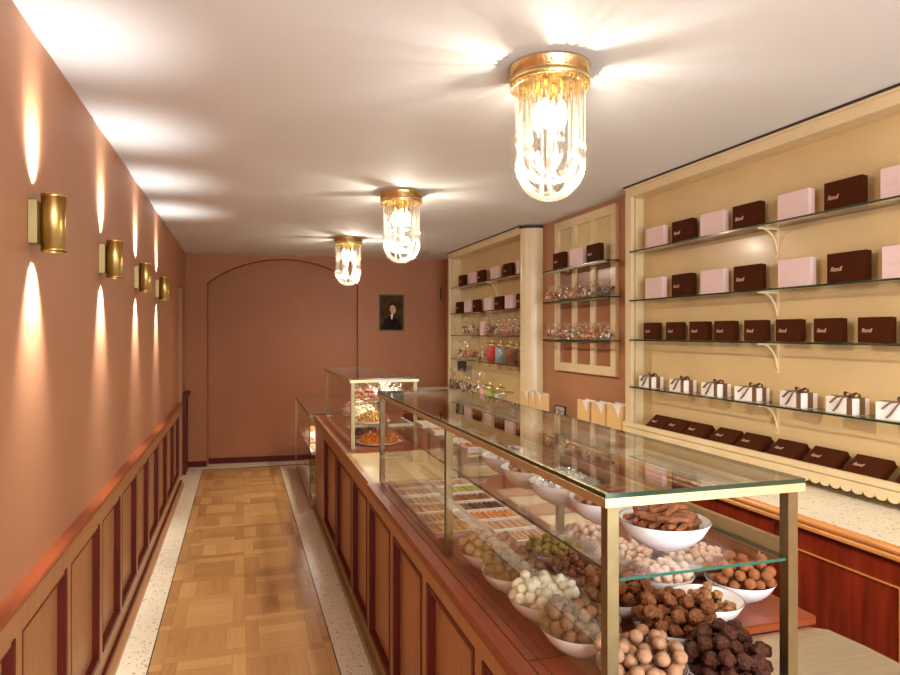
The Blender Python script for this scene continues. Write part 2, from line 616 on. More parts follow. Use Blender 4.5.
ends = [0.45, 1.02, 1.59, 2.15, 2.74, 3.34, 3.88, 4.46, 5.01, 5.60, 6.22, 6.85, 7.42]
wainscot('wainscot', -0.1, 7.66, ends, 'long panelled wooden wainscot with mahogany cap rail under the brass wall lamps')
t = thing('wainscot', 'short dark wooden wainscot end beyond the doorway beside the back wall', 'wainscot')
t['kind'] = 'structure'
obj('frame', B((XL + .001, -.600, 8.27, 8.66, .005, .90)), mahodark_m, t)
obj('cap_rail', B((XL + .001, -.575, 8.26, 8.67, .90, .95)), mahodark_m, t)

# ------------------------------------------------------------------ wall lamps
sc = thing('wall_lamp', 'x', 'wall lamp', (XL, SC_Y[0], 2.0), 0, 'brass up-and-down wall lamps')
obj('bracket', B((0.001, 0.026, -.052, .010, -.066, .070), bevel=.002), sconceb_m, sc)
bm = bmesh.new()
lathe(bm, [(0.028, -0.088), (0.037, -0.088), (0.037, -0.078), (0.0355, -0.077), (0.0355, 0.087), (0.037, 0.088), (0.037, 0.098), (0.028, 0.098), (0.028, 0.07), (0, 0.07)], 40, (0.061, 0, 0))
lathe(bm, [(0.028, -0.088), (0.028, -0.06), (0, -0.06)], 40, (0.061, 0, 0))
obj('cylinder_shade', bm, sconce_m, sc)
bm = bmesh.new()
lathe(bm, [(0.0, 0.072), (0.026, 0.072), (0.026, 0.076), (0, 0.077)], 24, (0.061, 0, 0))
lathe(bm, [(0.0, -0.066), (0.026, -0.066), (0.026, -0.062), (0, -0.061)], 24, (0.061, 0, 0))
obj('lens', bm, lens_m, sc)
sc['label'] = 'brass cylinder wall lamp nearest the camera on the left wall'
for i, nm in ((1, 'brass cylinder wall lamp second from the camera on the left wall'), (2, 'brass cylinder wall lamp third from the camera on the left wall'), (3, 'brass cylinder wall lamp farthest down the left wall')):
    dup(sc, (XL, SC_Y[i], 2.0), 0, nm)


# ------------------------------------------------------------------ chandeliers
def chandelier(loc, label):
    t = thing('chandelier', label, 'ceiling light', loc, 0, 'brass and glass-tube ceiling lights')
    bm = bmesh.new()
    lathe(bm, [(0, 0), (0.148, 0), (0.148, -0.008), (0.144, -0.014), (0.143, -0.040), (0.141, -0.041), (0.141, -0.046), (0.146, -0.047), (0.146, -0.068), (0.138, -0.070), (0.134, -0.05), (0.0, -0.045)], 64)
    obj('ceiling_ring', bm, gold_m, t)
    bm = bmesh.new()
    for k in range(36):
        a = 2 * PI * k / 36
        for rr, zz_ in ((0.140, -0.078), (0.12, -0.066)):
            bmesh.ops.create_icosphere(bm, subdivisions=1, radius=0.006, matrix=Matrix.Translation((rr * math.cos(a), rr * math.sin(a), zz_)))
    obj('bead_trim', bm, gold_m, t)
    n = 14
    for k in range(n):
        a = 2 * PI * k / n
        d = PI * (0.80 if k % 2 else 0.62)
        R0 = 0.122 if k % 2 else 0.112
        p0 = Vector((R0 * math.cos(a), R0 * math.sin(a), -0.060))
        p1 = Vector((R0 * math.cos(a + d), R0 * math.sin(a + d), -0.060))
        mid = (p0 + p1) / 2
        hw = (p1 - p0).length / 2
        drop = 0.295 if k % 2 else 0.25
        dirv = (p0 - mid).normalized()
        pts = [p0, p0 - Vector((0, 0, drop * 0.5)), p0 - Vector((0, 0, drop))]
        for j in range(1, 14):
            th = PI * j / 14
            pts.append(mid + dirv * hw * math.cos(th) + Vector((0, 0, -0.06 * 0 - drop - hw * 1.05 * math.sin(th))))
        pts += [p1 - Vector((0, 0, drop)), p1 - Vector((0, 0, drop * 0.5)), p1]
        bm = bmesh.new()
        tube(bm, pts, 0.0085, 8)
        obj('glass_tube', bm, rod_m, t)
    for k in range(4):
        a = PI / 4 + PI / 2 * k
        bm = bmesh.new()
        tube(bm, [(0.045 * math.cos(a), 0.045 * math.sin(a), -0.05), (0.045 * math.cos(a), 0.045 * math.sin(a), -0.13)], 0.011, 10)
        h = obj('bulb_holder', bm, gold_m, t)
        bm = bmesh.new()
        lathe(bm, [(0, -.132), (.012, -.137), (.019, -.16), (.020, -.19), (.013, -.22), (0, -.235)], 16, (0.045 * math.cos(a), 0.045 * math.sin(a), 0))
        obj('bulb', bm, bulb_m, h)
    return t


ch = chandelier((1.085, CH_Y[1], CEIL), 'large glass-tube ceiling light nearest the camera')
dup(ch, (1.07, CH_Y[2], CEIL), 0.3, 'middle one of the three glass-tube ceiling lights')
dup(ch, (1.06, CH_Y[3], CEIL), 0.6, 'farthest glass-tube ceiling light near the back wall')
dup(ch, (1.07, CH_Y[0], CEIL), 0.9, 'glass-tube ceiling light above the shop entrance')

# ------------------------------------------------------------------ front counter
U0, U1 = 0.60, 1.45
ct_ = thing('display_counter', 'long panelled wooden counter with mahogany edge carrying the glass cases', 'counter', (0, 0, 0), CR)
VE = 6.28
strips = [0.50, 1.08, 1.66, 2.24, 2.80, 3.39, 3.95, 4.71, 5.51]
obj('body', B((U0 + .034, U1, 0.35, VE, 0.05, 0.835)), maho_m, ct_)
obj('plinth', B((U0 - .022, U1, 0.35, VE, 0.004, 0.05)), sconceb_m, ct_)
bm = bmesh.new()
zt, zb = 0.765, 0.115
box(bm, U0, U0 + .033, .35, VE, zt, .835)
box(bm, U0, U0 + .033, .35, VE, .05, zb)
recs = []
for i, s in enumerate(strips):
    a = s
    b_ = (strips[i + 1] - .085) if i + 1 < len(strips) else VE - .10
    recs.append((a, b_))
prev = .35
recs = []
p_ = .35
for s in strips:
    recs.append((p_ + .085 if p_ > .36 else p_, s))
    p_ = s
for i, (a, b_) in enumerate(recs):
    nxt = recs[i + 1][0] if i + 1 < len(recs) else VE
    box(bm, U0, U0 + .033, b_, nxt, zb, zt)
obj('front_frame', bm, ven_m, ct_)
for a, b_ in recs:
    p = obj('front_panel', B((U0 + .024, U0 + .0335, a, b_, zb, zt)), ven_m, ct_)
    obj('moulding', B((U0 - .004, U0 + .0238, b_ - .014, b_ + .012, zb - .012, zt + .012), (U0 - .004, U0 + .0238, a - .004, a + .012, zb - .0121, zt + .0121),
                      (U0 - .003, U0 + .0238, a + .012, b_ - .014, zb - .012, zb + .014), (U0 - .003, U0 + .0238, a + .012, b_ - .014, zt - .006, zt + .012)), mahodark_m, p)
bm = bmesh.new()
extrude_poly(bm, [(.615, .835), (.592, .835), (.590, .848), (.580, .852), (.580, .862), (.574, .866), (.572, .878), (.578, .886), (.62, .886)], 'y', .35, 3.36)
obj('edge_rail', bm, mahoy_m, ct_)
obj('edge_rail', B((.590, .62, 3.36, VE, .835, .886)), veny_m, ct_)
bm = B((.62, 1.471, 1.431, 3.36, .861, .886), (.62, .90, .35, 1.431, .861, .886), bevel=.004)
obj('worktop', bm, mahoy_m, ct_)
obj('stone_slab', B((.62, 1.471, 3.36, 4.20, .861, .8861)), tan_m, ct_)
obj('worktop', B((.62, 1.471, 4.20, VE, .861, .8861)), mahoy_m, ct_)
bm = bmesh.new()
prof = [(.90, .35), (1.49, .35), (1.49, 1.30), (1.478, 1.40), (1.44, 1.43), (.90, 1.43)]
extrude_poly(bm, prof, 'z', .836, .8605)
obj('steel_top', bm, steel_m, ct_)


# ------------------------------------------------------------------ glass cases on the counter
def glass_case(v0, v1, mids, label, us=(.648, 1.093), zb_=.8866, zt_=1.326, shelves=(1.178,), rear_mid=True):
    t = thing('glass_display_case', label, 'glass case', W(0, 0, 0), CR)
    u0, u1 = us
    bm = bmesh.new()
    o = .010
    z0, z1 = zt_ - .003, zt_ + .014
    w = .030
    box(bm, u0 - o, u0 - o + w, v0 - o, v1 + o, z0, z1)
    box(bm, u1 + o - w, u1 + o, v0 - o, v1 + o, z0, z1)
    box(bm, u0 - o + w, u1 + o - w, v0 - o, v0 - o + w, z0, z1)
    box(bm, u0 - o + w, u1 + o - w, v1 + o - w, v1 + o, z0, z1)
    obj('top_frame', bm, brass_m, t)
    s = .024
    for v in [v0] + mids + [v1]:
        vv = v if v == v0 else v - s
        obj('post', B((u0, u0 + s, vv, vv + s, zb_, z0)), post_m, t)
        obj('post', B((u1 - s, u1, vv, vv + s, zb_ if v > 1.43 else .8612, z0)), post_m, t)
    g = glass_pane(u0 - o, u1 + o, v0 - o, v1 + o, z1 + .0005, z1 + .0095)
    obj('glass_top', mesh_of('glass_top', g, [glasstop_m, green_edge]), None, t)
    obj('front_glass', mesh_of('front_glass', glass_pane(u0 + .0005, u0 + .0025, v0 + s, v1 - s, zb_, z0), [glass_m, green_edge]), None, t)
    for zs in shelves:
        g = glass_pane(u0 + .028, u1 - .026, v0 + .004, v1 - .03, zs, zs + .006)
        obj('glass_shelf', mesh_of('glass_shelf', g, [glass_m, teal_edge]), None, t)
    obj('rear_rail', B((u1 - .018, u1 - .004, v0 + s, v1 - s, shelves[-1] - .006, shelves[-1] + .036)), brass_m, t)
    return t


glass_case(1.112, 3.385, [2.20], 'large glass display case with brass frame nearest the camera', shelves=(1.178,))
glass_case(4.36, 5.86, [], 'smaller brass-framed glass case farther along the counter', shelves=(1.025, 1.178))

# low glass case at the end of the counter
t = thing('low_glass_case', 'low floor-standing glass case at the far end of the counter', 'glass case', (0, 0, 0), CR)
obj('base', B((.555, 1.30, 6.30, 8.14, .005, .10)), veny_m, t)
obj('base_shelf', B((.570, 1.28, 6.32, 8.12, .1005, .115)), tan_m, t)
obj('back_board', B((1.285, 1.30, 6.30, 8.14, .1005, .868)), ven_m, t)
obj('frame_bar', B((.547, .560, 6.30, 8.14, .868, .884), (.547, 1.30, 8.13, 8.144, .868, .884), (.547, 1.30, 6.295, 6.31, .868, .884)), post_m, t)
obj('frame_post', B((.547, .560, 8.13, 8.144, .1005, .8675)), brass_m, t)
obj('glass_front', mesh_of('g', glass_pane(.549, .555, 6.31, 8.128, .1006, .867), [glass_m, green_edge]), None, t)
obj('glass_end', mesh_of('g', glass_pane(.562, 1.284, 8.132, 8.138, .1006, .867), [glass_m, green_edge]), None, t)
obj('glass_top', mesh_of('g', glass_pane(.547, 1.30, 6.295, 8.144, .8845, .892), [glasstop_m, green_edge]), None, t)
obj('glass_shelf', mesh_of('g', glass_pane(.57, 1.28, 6.33, 8.10, .50, .507), [glass_m, teal_edge]), None, t)


# ------------------------------------------------------------------ confectionery meshes
def confmat(name, c, rough=.6, var=.35, scale=90, bump=.6, coat=0.0, c2=None):
    return mat(name, c, rough, 0, var, scale, bump, coat=coat, c2=c2, spec=.25)


def rough_ball(name, r, m, amp=.16, sub=3, freq=60, seed=0, squash=.92):
    from mathutils import noise
    bm = bmesh.new()
    bmesh.ops.create_icosphere(bm, subdivisions=sub, radius=r)
    off = Vector((seed * 3.1, seed * 1.7, seed * .9))
    for v in bm.verts:
        n = noise.noise(v.co * freq + off) + .5 * noise.noise(v.co * freq * 2.3 + off)
        v.co *= 1 + amp * n
        v.co.z *= squash
    for f in bm.faces:
        f.smooth = True
    return mesh_of(name, bm, m)


PAL = {
    'white': (confmat('white_chocolate', (.86, .82, .62), .5, .06, 90, .5), .34, 40),
    'hazel': (confmat('hazelnut_crisp', (.36, .175, .065), .5, .5, 120, 1.0), .30, 75),
    'cocoa': (confmat('cocoa_dust', (.28, .10, .035), .75, .2, 60, .4), .14, 30),
    'rocher': (confmat('milk_crisp', (.22, .075, .026), .6, .45, 130, 1.0), .28, 80),
    'dark': (confmat('dark_flakes', (.065, .018, .008), .6, .5, 130, 1.0), .30, 85),
    'beige': (confmat('beige_dust', (.50, .31, .16), .7, .12, 60, .3), .10, 30),
    'green': (confmat('pistachio_crumb', (.42, .34, .09), .6, .3, 190, 1.0, c2=(.16, .085, .02)), .14, 60),
    'gloss': (confmat('glossy_chocolate', (.13, .028, .012), .12, .15, 30, .0, coat=.8), .02, 20),
    'pale': (confmat('sugared_almond_dust', (.68, .50, .38), .75, .08, 60, .3), .07, 30),
    'mauve': (confmat('dusky_cocoa', (.17, .085, .038), .7, .25, 60, .4), .08, 30),
    'sand': (confmat('sand_dust', (.36, .20, .11), .7, .15, 60, .4), .08, 30),
}
BALL = {}
for k, (m_, amp, fr) in PAL.items():
    rr = {'white': .0155, 'green': .0135, 'gloss': .0135, 'pale': .0135, 'hazel': .0125, 'dark': .017, 'rocher': .017, 'cocoa': .0165, 'beige': .016, 'mauve': .016, 'sand': .016}[k]
    BALL[k] = (rr, [rough_ball('truffle', rr, m_, amp, 2 if k in ('pale', 'gloss', 'beige', 'cocoa', 'mauve', 'sand') else 3, fr, s) for s in range(3)])

# porcelain bowl
BR, BH = .096, .058


def bowl_mesh(R, H, name='bowl'):
    bm = bmesh.new()
    k = R / .096
    lathe(bm, [(0, 0), (.040 * k, 0), (.042 * k, .003), (.062 * k, .012 * H / .058), (.081 * k, .030 * H / .058), (R, H - .0008), (R - .0005, H)], 56, mi=0)
    lathe(bm, [(R - .0005, H), (R - .0030, H)], 56, mi=1)
    lathe(bm, [(R - .0030, H), (.077 * k, .032 * H / .058), (.058 * k, .015 * H / .058), (.038 * k, .006), (0, .006)], 56, mi=0)
    return mesh_of(name, bm, [bowl_m, rim_m])


BOWL = bowl_mesh(BR, BH)
SBOWL = bowl_mesh(.098, .060)


def bowl_surf(r, R=BR, H=BH):
    q = r / R
    return .006 + (H - .006) * max(0, (q - .35) / .65) ** 1.5


def heap(cu, cv, cz, kind, n, cap, R=BR, H=BH, name='truffle', group=None, label=None, slope=.45, seed=0):
    rb, meshes = BALL[kind]
    rnd = random.Random(seed + int(cu * 1000) + int(cv * 777))
    pl = []
    for i in range(n):
        best = None
        for c in range(90):
            a = rnd.random() * 2 * PI
            r = (R - rb * .55) * math.sqrt(rnd.random())
            x, y = r * math.cos(a), r * math.sin(a)
            z = bowl_surf(min(R, r + rb * .55), R, H) + rb * 1.05
            for (px, py, pz) in pl:
                d2 = (px - x) ** 2 + (py - y) ** 2
                if d2 < (1.93 * rb) ** 2:
                    z = max(z, pz + math.sqrt((1.93 * rb) ** 2 - d2))
            cost = z + slope * r
            if best is None or cost < best[0]:
                best = (cost, x, y, z)
        pl.append(best[1:])
    for x, y, z in pl:
        wx, wy, _ = W(cu + x, cv + y)
        o = bpy.data.objects.new(name, rnd.choice(meshes))
        col.objects.link(o)
        o.location = (wx, wy, cz + z)
        o.rotation_euler = (rnd.random() * .6, rnd.random() * .6, rnd.random() * 6.28)
        tag(o, label, 'chocolate', group)


DZ = .8868
BWL_ = [
    (.807, 1.245, DZ, 'sand', 62, 'white bowl of smooth light brown truffles in the near left corner of the case', 'smooth light brown truffle heaped in the near corner bowl', 'milk_truffle'),
    (.766, 1.440, DZ, 'mauve', 62, 'white bowl of dusky truffles between the white chocolate bowl and the near corner bowl', 'dusky truffle heaped in the bowl before the white chocolate one', 'milk_truffle'),
    (.760, 1.640, DZ, 'white', 58, 'white bowl heaped with white chocolate truffles by the front glass', 'lumpy white chocolate truffle in the front bowl', 'white_truffle'),
    (.756, 1.840, DZ, 'mauve', 58, 'white bowl of dusky truffles just behind the white chocolate bowl', 'dusky truffle in the bowl behind the white chocolate one', 'milk_truffle'),
    (.753, 2.037, DZ, 'beige', 58, 'white bowl of pale round truffles next to the praline trays', 'pale round truffle in the bowl next to the praline trays', 'beige_truffle'),
    (.958, 1.985, DZ, 'green', 72, 'white bowl of pistachio truffles beside the praline trays', 'pistachio crumbed truffle in the bowl beside the trays', 'pistachio_truffle'),
    (.966, 1.791, DZ, 'gloss', 70, 'white bowl of shiny dark chocolate balls inside the case', 'shiny chocolate ball in the bowl before the pistachio truffles', 'chocolate_ball'),
    (.955, 1.597, DZ, 'rocher', 58, 'white bowl of crisp brown truffles behind the near corner post', 'crisp brown truffle in the bowl behind the near corner post', 'truffle'),
    (.995, 1.400, DZ, 'rocher', 58, 'white bowl of reddish crisp truffles right of the near corner post', 'reddish crisp truffle in the bowl right of the near post', 'truffle'),
    (1.000, 1.215, .8612, 'dark', 60, 'white bowl of dark flaked truffles nearest the camera on the steel top', 'dark flaked truffle in the nearest bowl', 'dark_truffle'),
    (1.170, 1.500, DZ, 'hazel', 38, 'half filled white bowl of knobbly hazelnut clusters', 'knobbly hazelnut cluster in the half filled white bowl', 'hazelnut_cluster'),
    (1.356, 1.590, DZ, 'cocoa', 58, 'white bowl of cocoa truffles at the outer end of the worktop', 'cocoa dusted truffle in the bowl at the worktop end', 'cocoa_truffle'),
    (1.168, 1.700, DZ, 'pale', 62, 'white bowl of pale dusted almonds behind the hazelnut bowl', 'pale dusted almond in the bowl behind the hazelnut clusters', 'dusted_almond'),
    (1.354, 1.795, DZ, 'pale', 68, 'white bowl of pale dusted nuts behind the cocoa truffles', 'pale dusted nut in the bowl behind the cocoa truffles', 'dusted_nut'),
    (1.160, 1.900, DZ, 'pale', 62, 'white bowl of pale nuts behind the near corner post', 'pale nut in the bowl second from the pistachio truffles', 'dusted_nut'),
    (1.354, 1.998, DZ, 'pale', 62, 'farthest white bowl of pale dusted nuts at the outer worktop edge', 'pale nut in the farthest bowl at the outer worktop edge', 'dusted_nut'),
    (1.158, 2.100, DZ, 'pale', 62, 'white bowl of pale nuts just beyond the pistachio truffles', 'pale nut in the bowl just beyond the pistachio truffles', 'dusted_nut'),
]
for (u, v, z, k, n, bl, cl, nm) in BWL_:
    o = obj('bowl', BOWL, None, None, W(u, v, z), (0, 0, random.random()))
    tag(o, bl, 'bowl', 'white porcelain bowls of truffles')
    if z < .87:
        o.scale = (.92, .92, 1)
    heap(u, v, z, k, n, 0, R=BR if z > .87 else BR * .92, name=nm, group=cl.replace(' in the', 's in the').replace('truffle heaped', 'truffles heaped'), label=cl, slope=.20 if k != 'hazel' else .7)

# bowls on the glass shelf, with bark sticks and wrapped sweets
bark_m = confmat('cocoa_bark', (.24, .085, .035), .55, .35, 60, .8)
bark2_m = confmat('pale_cocoa_bark', (.34, .17, .10), .6, .3, 60, .6)
foil_m = confmat('silver_foil', (.80, .80, .82), .25, .15, 60, .8)
MATS_foil = foil_m.node_tree.nodes['Principled BSDF']
MATS_foil.inputs['Metallic'].default_value = .6


def stick_meshes(m, L=.078, r=.0072):
    out = []
    for s in range(4):
        rnd = random.Random(s)
        pts, rad = [], []
        for i in range(7):
            q = i / 6 - .5
            pts.append((L * q, rnd.uniform(-.0025, .0025) + .006 * q * q, rnd.uniform(-.002, .002)))
            rad.append(r * rnd.uniform(.8, 1.15) * (.75 if i in (0, 6) else 1))
        bm = bmesh.new()
        tube(bm, pts, r, 9, radii=rad)
        out.append(mesh_of('chocolate_stick', bm, m))
    return out


def wrap_mesh():
    bm = bmesh.new()
    pts = [(-.026, 0, 0), (-.020, 0, 0), (-.015, 0, 0), (-.008, 0, 0), (.008, 0, 0), (.015, 0, 0), (.020, 0, 0), (.026, 0, 0)]
    tube(bm, pts, .01, 10, radii=[.009, .007, .003, .010, .010, .003, .007, .009])
    return [mesh_of('wrapped_sweet', bm, foil_m)]


ST1, ST2, WR = stick_meshes(bark_m), stick_meshes(bark2_m), wrap_mesh()


def stickheap(cu, cv, cz, meshes, n, name, group, label, R=.098, spread=.9, r=.0075):
    rnd = random.Random(int(cv * 1000))
    rows = ((.016, .018, 0), (.036, .031, 0), (.058, .045, .030), (.066, .058, .038), (.052, .070, .030), (.030, .081, 0))
    base = rnd.uniform(-.3, .3)
    for k, (ext, zz_, av) in enumerate(rows):
        ang = base + (.55 if k % 2 else -.45)
        m_ = max(2, int(2 * ext / .0155))
        for i in range(m_):
            off = -ext + 2 * ext * (i + .5) / m_
            for sgn in ((-1, 1) if av else (0,)):
                al = sgn * av * (1 - .5 * abs(off / ext)) + rnd.uniform(-.005, .005)
                x = al * math.cos(ang) - off * math.sin(ang)
                y = al * math.sin(ang) + off * math.cos(ang)
                wx, wy, _ = W(cu + x, cv + y)
                o = bpy.data.objects.new(name, rnd.choice(meshes))
                col.objects.link(o)
                o.location = (wx, wy, cz + zz_ + rnd.uniform(-.002, .002))
                o.rotation_euler = (0, rnd.uniform(-.12, .12), ang + rnd.uniform(-.25, .25))
                tag(o, label, 'chocolate', group)


SZ = 1.1848
for (u, v, k, lab) in ((.870, 1.255, 'bark', 'white bowl of dark chocolate bark sticks on the glass shelf nearest the camera'),
                       (.850, 1.457, 'bark2', 'white bowl of pale cocoa sticks second on the glass shelf'),
                       (.830, 1.657, 'foil', 'white bowl of silver wrapped sweets on the glass shelf'),
                       (.826, 1.857, 'bark2', 'white bowl of cocoa sticks just behind the silver sweets'),
                       (.836, 2.060, 'foil', 'farthest white bowl on the glass shelf with pale sweets')):
    o = obj('bowl', SBOWL, None, None, W(u, v, SZ))
    tag(o, lab, 'bowl', 'bowls on the glass shelf')
    if k == 'bark':
        stickheap(u, v, SZ, ST1, 54, 'chocolate_stick', 'dark bark sticks in the nearest shelf bowl', 'dark chocolate bark stick in the nearest bowl on the glass shelf')
    elif k == 'bark2':
        w_ = 'second' if v < 1.6 else 'fourth'
        stickheap(u, v, SZ, ST2, 42, 'chocolate_stick', 'pale sticks in the %s shelf bowl' % w_, 'pale cocoa stick in the %s bowl on the glass shelf' % w_)
    else:
        w_ = 'third' if v < 1.9 else 'fifth'
        stickheap(u, v, SZ, WR, 42, 'wrapped_sweet', 'wrapped sweets in the %s shelf bowl' % w_, 'silver wrapped sweet in the %s bowl on the glass shelf' % w_, spread=.95)


# ------------------------------------------------------------------ praline trays
def tray_mesh(w, d, h=.016):
    bm = bmesh.new()
    box(bm, 0, w, 0, d, 0, .003)
    box(bm, 0, w, 0, .003, .003, h)
    box(bm, 0, w, d - .003, d, .003, h)
    box(bm, 0, .003, .003, d - .003, .003, h)
    box(bm, w - .003, w, .003, d - .003, .003, h)
    box(bm, .0, w, -.010, -.0005, .0, h + .003)
    return mesh_of('tray', bm, white_m)


TR = tray_mesh(.186, .132)


def praline_mesh(shape, m):
    bm = bmesh.new()
    if shape == 'sq':
        box(bm, -.0085, .0085, -.0085, .0085, 0, .011, bevel=.0022)
    elif shape == 'bar':
        box(bm, -.0125, .0125, -.007, .007, 0, .011, bevel=.0025)
    elif shape == 'dome':
        lathe(bm, [(.0105, 0), (.0105, .003), (.009, .009), (.005, .0125), (0, .0135)], 14)
        lathe(bm, [(0, 0), (.0105, 0)], 14)
    bmesh.ops.translate(bm, vec=(0, 0, .0035), verts=bm.verts[:])
    return mesh_of('praline', bm, m)


pm = {
    'tan': confmat('caramel_praline', (.56, .32, .14), .4, .25, 60, .3),
    'brown': confmat('milk_praline', (.34, .13, .05), .35, .3, 60, .3),
    'dark': confmat('dark_praline', (.09, .035, .025), .3, .3, 60, .2, coat=.4),
    'lime': confmat('pistachio_praline', (.45, .46, .08), .45, .25, 60, .3),
    'orange': confmat('orange_praline', (.68, .27, .06), .3, .35, 60, .3, coat=.4),
    'pink': confmat('nougat_pink', (.62, .38, .26), .5, .15, 50, .3),
    'ivory': confmat('ivory_praline', (.80, .68, .48), .45, .12, 50, .3),
    'gold': confmat('golden_praline', (.66, .40, .14), .4, .3, 60, .4),
}
flav = {'tan': 'caramel', 'brown': 'milk chocolate', 'dark': 'dark chocolate', 'lime': 'pistachio green', 'orange': 'orange brown', 'pink': 'pinkish nougat', 'ivory': 'ivory', 'gold': 'golden'}
PR = {(s, k): praline_mesh(s, m_) for s in ('sq', 'bar', 'dome') for k, m_ in pm.items()}
front = [(2.389, 'gold', 'bar'), (2.535, 'gold', 'sq'), (2.680, 'tan', 'bar'), (2.825, 'ivory', 'dome'), (2.978, 'pink', 'bar'), (3.128, 'tan', 'sq')]
second = [(2.215, 'pink', 'sq'), (2.362, 'pink', 'bar'), (2.510, 'orange', 'dome'), (2.657, 'dark', 'sq'), (2.812, 'brown', 'bar'), (2.970, 'lime', 'bar'), (3.120, 'pink', 'dome')]


def fill_tray(u, v, z, key, shape, label, colname):
    o = obj('praline_tray', TR, None, None, W(u, v, z), (0, 0, CR))
    tag(o, label, 'tray', colname)
    nx, ny = (6, 8) if shape == 'bar' else ((8, 6) if shape == 'sq' else (7, 5))
    nx, ny = {'bar': (6, 7), 'sq': (8, 6), 'dome': (7, 5)}[shape]
    me = PR[(shape, key)]
    for i in range(nx):
        for j in range(ny):
            x = .003 + .180 * (i + .5) / nx
            y = .003 + .126 * (j + .5) / ny
            wx, wy, _ = W(u + x, v + y)
            p = bpy.data.objects.new({'tan': 'caramel', 'brown': 'milk_praline', 'dark': 'dark_praline', 'lime': 'pistachio_praline', 'orange': 'orange_praline', 'pink': 'nougat_piece', 'ivory': 'ivory_praline', 'gold': 'golden_praline'}[key], me)
            col.objects.link(p)
            p.location = (wx, wy, z)
            p.rotation_euler = (0, 0, CR + random.uniform(-.08, .08))
            tag(p, '%s praline in the %s' % (flav[key], label), 'praline', 'pralines in ' + label[:60])


for i, (v, k, s) in enumerate(front):
    fill_tray(.668, v, DZ, k, s, 'tray %s in the row along the front glass' % ['nearest the camera', 'second', 'third', 'fourth', 'fifth', 'farthest'][i], 'praline trays on the worktop')
for i, (v, k, s) in enumerate(second):
    fill_tray(.876, v, DZ, k, s, 'tray %s in the inner praline row' % ['nearest the camera', 'second', 'third', 'fourth', 'fifth', 'sixth', 'farthest'][i], 'praline trays on the worktop')
for i, (v, k, lab) in enumerate(((2.34, 'ivory', 'nearest cream block on the outer row of the worktop'), (2.50, 'pink', 'flat pinkish nougat slab between two cream ones'), (2.66, 'ivory', 'middle cream slab in the outer row'), (2.82, 'pink', 'farthest pinkish slab in the outer row'), )):
    o = obj('nougat_slab', B((0, .18, 0, .135, 0, .022), bevel=.003), pm[k], None, W(1.115, v, DZ), (0, 0, CR))
    tag(o, lab, 'nougat', 'nougat slabs')
# trays on the glass shelf
stand_m = glassmat('acrylic', (.95, .95, .94), .06, power=3, body=(.9, .85, .8), bodyfac=.08)
for i, (v, k, s) in enumerate(((2.215, 'brown', 'dome'), (2.43, 'orange', 'dome'), (2.64, 'tan', 'bar'), (2.85, 'ivory', 'bar'))):
    bm = B((0, .186, 0, .132, 0, .004), (0, .004, 0, .132, .004, .040), (.182, .186, 0, .132, .004, .040), (0, .186, 0, .132, .040, .044))
    o = obj('riser', bm, stand_m, None, W(.735, v, SZ), (0, 0, CR))
    w_ = ['nearest', 'second', 'third', 'farthest'][i]
    tag(o, 'clear acrylic riser under the %s upper shelf tray' % w_, 'riser', 'acrylic risers on the glass shelf')
    fill_tray(.735, v, SZ + .0442, k, s, 'tray %s on the upper glass shelf' % w_, 'praline trays on the glass shelf')

# small card holder between trays and tan slab
o = obj('price_stand', B((0, .03, 0, .012, 0, .004), (0.004, .026, .004, .008, .004, .045)), steel_m, None, W(1.02, 3.30, DZ), (0, 0, CR))
tag(o, 'small metal card holder at the far end of the inner praline row', 'card holder')


# ------------------------------------------------------------------ wall shelving
def shelf_unit(label, y0, y1, xf, zbot, shelf_z, xs_front, far_stile, brackets, near_stile=True):
    t = thing('shelf_unit', label, 'shelf unit')
    xb = XR - .014
    obj('back_board', B((xb, XR - .001, y0, y1, zbot, CEIL - .05)), creamb_m, t)
    bm = bmesh.new()
    box(bm, xf, xf + .022, y0, y1, CEIL - .075, CEIL - .013)
    box(bm, xf - .012, xf + .03, y0, y1, CEIL - .024, CEIL - .012)
    box(bm, xf + .022, xb, y0, y1, CEIL - .075, CEIL - .06)
    obj('top_rail', bm, cream_m, t)
    obj('crown_strip', B((xf - .016, xf + .03, y0, y1 + .003, CEIL - .0118, CEIL - .001)), crown_m, t)
    bm = bmesh.new()
    box(bm, xf, xf + .022, y1 - far_stile, y1, zbot, CEIL - .0755)
    box(bm, xf + .022, xb, y1 - .03, y1, zbot, CEIL - .0755)
    box(bm, xf + .05, xf + .065, y1 - .045, y1 - .03, zbot, CEIL - .0755)
    obj('side_stile', bm, cream_m, t)
    if near_stile:
        obj('side_stile', B((xf, xf + .022, y0, y0 + far_stile, zbot, CEIL - .0755), (xf + .022, xb, y0, y0 + .03, zbot, CEIL - .0755)), cream_m, t)
    for z in shelf_z:
        g = glass_pane(xs_front, xb - .001, y0 + .004, y1 - .075, z - .009, z)
        obj('glass_shelf', mesh_of('glass_shelf', g, [glass_m, green_edge]), None, t)
    for (yb, z) in brackets:
        bm = bmesh.new()
        pts = []
        for i in range(11):
            a = PI / 2 * i / 10
            pts.append((xb - .004 - .10 * (1 - math.cos(a)), yb, z - .012 - .13 * (1 - math.sin(a))))
        tube(bm, pts, .006, 8)
        box(bm, xb - .125, xb - .001, yb - .006, yb + .006, z - .018, z - .0095)
        box(bm, xb - .006, xb - .0005, yb - .009, yb + .009, z - .16, z - .0095)
        obj('bracket', bm, cream_m, t)
    return t


